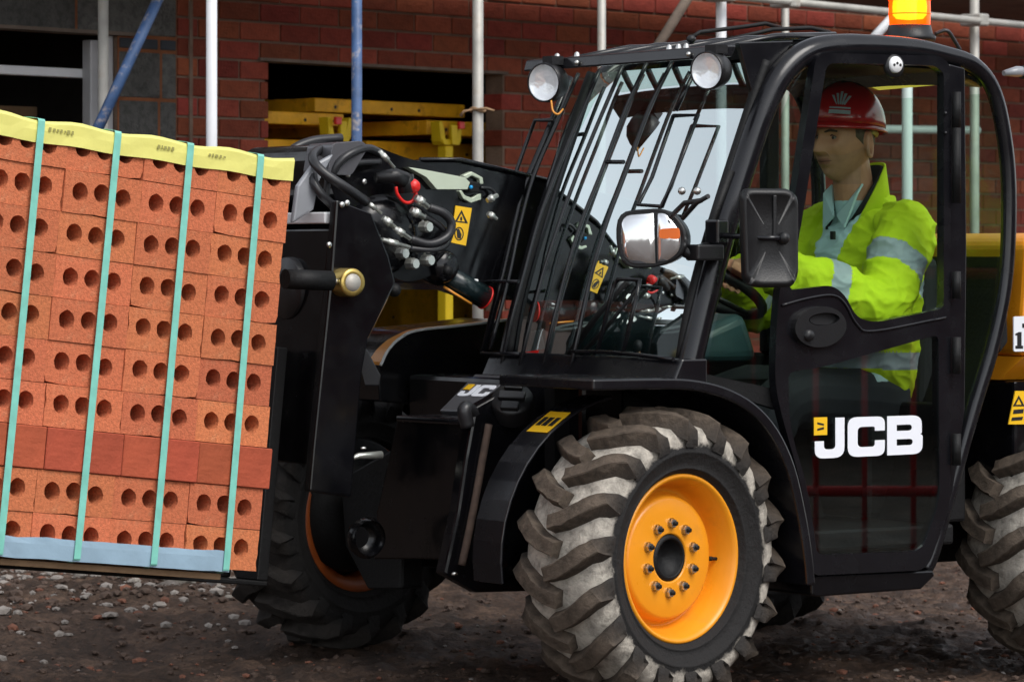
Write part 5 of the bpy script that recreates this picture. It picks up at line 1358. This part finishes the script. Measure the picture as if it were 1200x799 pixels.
for i in range(6):
    z = lerp(-.045, .05, i/5); k_ = math.sqrt(max(0, 1-(z/.122)**2)); a0 = R(lerp(112, 72, min(1, i/3)))
    rw = []
    for k in range(19):
        a = lerp(a0, 2*math.pi-a0, k/18); sh = (1-.45*max(0, -z/.12)) if math.cos(a) < 0 else 1
        rw.append(Hm @ Vector((.1025*k_*math.cos(a)*sh, .0822*k_*math.sin(a), z)))
    rings.append(rw)
b = MB(); b.add([p for r_ in rings for p in r_], [(i*19+k, i*19+k+1, (i+1)*19+k+1, (i+1)*19+k) for i in range(5) for k in range(18)], 0, True)
o = pk(b, 'hair', 'hair'); o.modifiers.new('solid', 'SOLIDIFY').thickness = .003
# jacket
b = MB()
b.loft([ring((1.03, .36, .80), .135, .195, tilt=.0), ring((1.035, .36, .88), .15, .215), ring((1.035, .36, 1.0), .15, .215), ring((1.03, .36, 1.15), .15, .225), ring((1.03, .36, 1.26), .125, .225), ring((1.035, .36, 1.325), .095, .17), ring((1.045, .36, 1.37), .080, .10), ring((1.05, .36, 1.40), .076, .085)])
for i in (0, 1):
    E, S, W = EL[i], SH[i], WR_[i]
    b.tube(spline([S+Vector((.0, (.06 if i == 0 else -.06), .0)), S, lerp(S, E, .5)+Vector((.01, 0, -.0)), E+Vector((.012, 0, -.012)), lerp(E, W, .45), lerp(E, W, .93)], 5), [.085]*5+[.088]*5+[.086]*5+[.080]*5+[.074]*4+[.066, .060], 20)
jm = remesh(b, 'jacket', .005, 3)
def crease(c, n_):
    w_ = noise.noise(c*8)*.012+(1-abs(noise.noise(Vector((c.x*15, c.y*9, c.z*19)))))**3*.009+(1-abs(noise.noise(Vector((c.x*26+7, c.y*14, c.z*30)))))**4*.004-.006
    w_ += .005*math.sin((c-EL[0]).length*110)*math.exp(-((c-EL[0]).length/.10)**2)
    return c+n_*w_
move(jm, crease)
mi_ = []
for n_ in ('hivis', 'reflective_tape', 'shirt'): jm.materials.append(MATS[n_])
def seg_t(c, A, B): 
    d = B-A; t = (c-A).dot(d)/d.dot(d); return t, (A+d*t-c).length
for c in centers(jm):
    k = 0; best = 9; arm = None
    for i in (0, 1):
        for nm, (A, B) in (('u', (SH[i], EL[i])), ('f', (EL[i], WR_[i]))):
            t, d = seg_t(c, A, B)
            if 0.1 < t < 1.02 and d < best and d < .13: best = d; arm = (nm, t)
    tors = math.hypot((c.x-1.035)/.165, (c.y-.36)/.235) < 1.0
    if arm and not (tors and c.y > .22 and c.y < .50):
        if arm[0] == 'u' and .40 < arm[1] < .62: k = 1
        if arm[0] == 'f' and .30 < arm[1] < .46: k = 1
    else:
        if (1.10 < c.z < 1.155 and c.y > .14 and c.x > .98) or .895 < c.z < .945: k = 1
        if c.x < 1.02 and abs(c.y-.36) < .012+.075*max(0, (c.z-1.04)/.32) and c.z > 1.04: k = 2
        if 1.19 < c.z and c.x > 1.0 and .185 < abs(c.y-.36) < .215 and False: k = 1
    mi_.append(k)
jm.polygons.foreach_set('material_index', mi_)
move(jm, lambda c, n: c-PO)
jo = bpy.data.objects.new('jacket', jm); col.objects.link(jo); jo.parent = person
# collar: hi-vis outside, black inside, open at the throat
def collar(r0, r1, m, name, a0, a1, z0, zt1, th, lean=.012):
    rings = []
    for k in range(25):
        a = lerp(a0, a1, k/24); c_, s_ = math.cos(a), math.sin(a); e_ = min(1, min(k, 24-k)/7); z1 = zt1-(zt1-z0-.012)*(1-e_)**1.5
        rings.append([Vector((1.02+r0*c_, .36+r0*1.05*s_, z0)), Vector((.998+r1*c_, .36+r1*1.02*s_, z1+.048*c_)), Vector((.998+(r1-th)*c_, .36+(r1-th)*1.02*s_, z1+.048*c_)), Vector((1.02+(r0-th)*c_, .36+(r0-th)*1.05*s_, z0))])
    return pk(MB().loft(rings, True), name, m)
collar(.094, .092, 'hivis', 'collar', R(-128), R(128), 1.33, 1.452, .006)
collar(.087, .085, 'collar_black', 'collar_lining', R(-150), R(150), 1.33, 1.444, .008)
for s in (-1, 1):
    pk(MB().plate([Vector((.930, .36+s*.008, 1.338)), Vector((.925, .36+s*.05, 1.305)), Vector((.950, .36+s*.080, 1.405)), Vector((.975, .36+s*.072, 1.432))], (-.006, 0, .003)), 'shirt_collar', 'shirt')
pk(MB().obox(mu(976, 276, .27), (0, .008, 0), (.004, 0, 0), (0, 0, .012)), 'badge', 'black_decal')
# hard hat
Hh = Hm @ Matrix.Translation((-.008, 0, .046)) @ Matrix.Rotation(R(-5), 4, 'Y')
def helm(t, a, k=1.0):                        # t round, a up from the rim
    rx, ry, rz = .130*k, .107*k, .132*k; return Hh @ Vector((rx*math.cos(a)*math.cos(t), ry*math.cos(a)*math.sin(t), rz*math.sin(a)))
b = MB(); rings = []
for i in range(13):
    a = R(90*i/12*.995); rings.append([helm(2*math.pi*k/48, a, 1.0+(.035*math.exp(-((math.sin(2*math.pi*k/48))/.16)**2)*math.cos(a)**.5 if i > 2 and math.cos(a) > .02 else 0)) for k in range(48)])
rim = []
for kk, (k_, dz) in enumerate(((1.0, 0), (1.06, -.004), (1.08, -.012), (1.065, -.014), (1.0, -.006), (.97, .02))):
    rim.append([Hh @ Vector(((.128*k_+(.022*max(0, math.cos(2*math.pi*k/48))**2 if 0 < kk < 4 else 0))*math.cos(2*math.pi*k/48), .104*k_*math.sin(2*math.pi*k/48), dz-(.008*max(0, math.cos(2*math.pi*k/48)) if 0 < kk < 4 else 0))) for k in range(48)])
b.loft(rings, True).loft(rim[::-1], False)
pk(b, 'hard_hat', 'helmet_red')
# emblem: fan of white strokes over a plain white bar on the hat's front left
b = MB()
T0 = R(-38) if (Hm.to_3x3() @ Vector((0, 1, 0))).y > 0 else R(38)
for i in range(5):
    f_ = (i-2)/2; t0, t1 = T0+f_*R(6), T0+f_*R(15); w0, w1 = R(1.3), R(2.4)
    b.add([helm(t0-w0, R(24), 1.012), helm(t0+w0, R(22), 1.012), helm(t1+w1, R(43-7*abs(f_)), 1.018), helm(t1-w1, R(43-7*abs(f_)), 1.018)], [(0, 1, 2, 3)])
for a0, a1 in ((R(10), R(15)), (R(17), R(19))):
    b.add([helm(T0+R(-16+4*k), a0, 1.012) for k in range(9)]+[helm(T0+R(-16+4*k), a1, 1.012) for k in range(9)], [(k, k+1, k+10, k+9) for k in range(8)])
o = pk(b, 'hat_emblem', 'reflective_tape')
o.modifiers.new('solid', 'SOLIDIFY').thickness = .0012
# ratchet band at the back of the hat
pk(MB().tube([Hh @ Vector((.098*math.cos(t), .084*math.sin(t), -.020-.012*(1-math.cos(t-math.pi))*-.5)) for t in [R(100+160*k/14) for k in range(15)]], .008, 8), 'hat_band', 'lining')
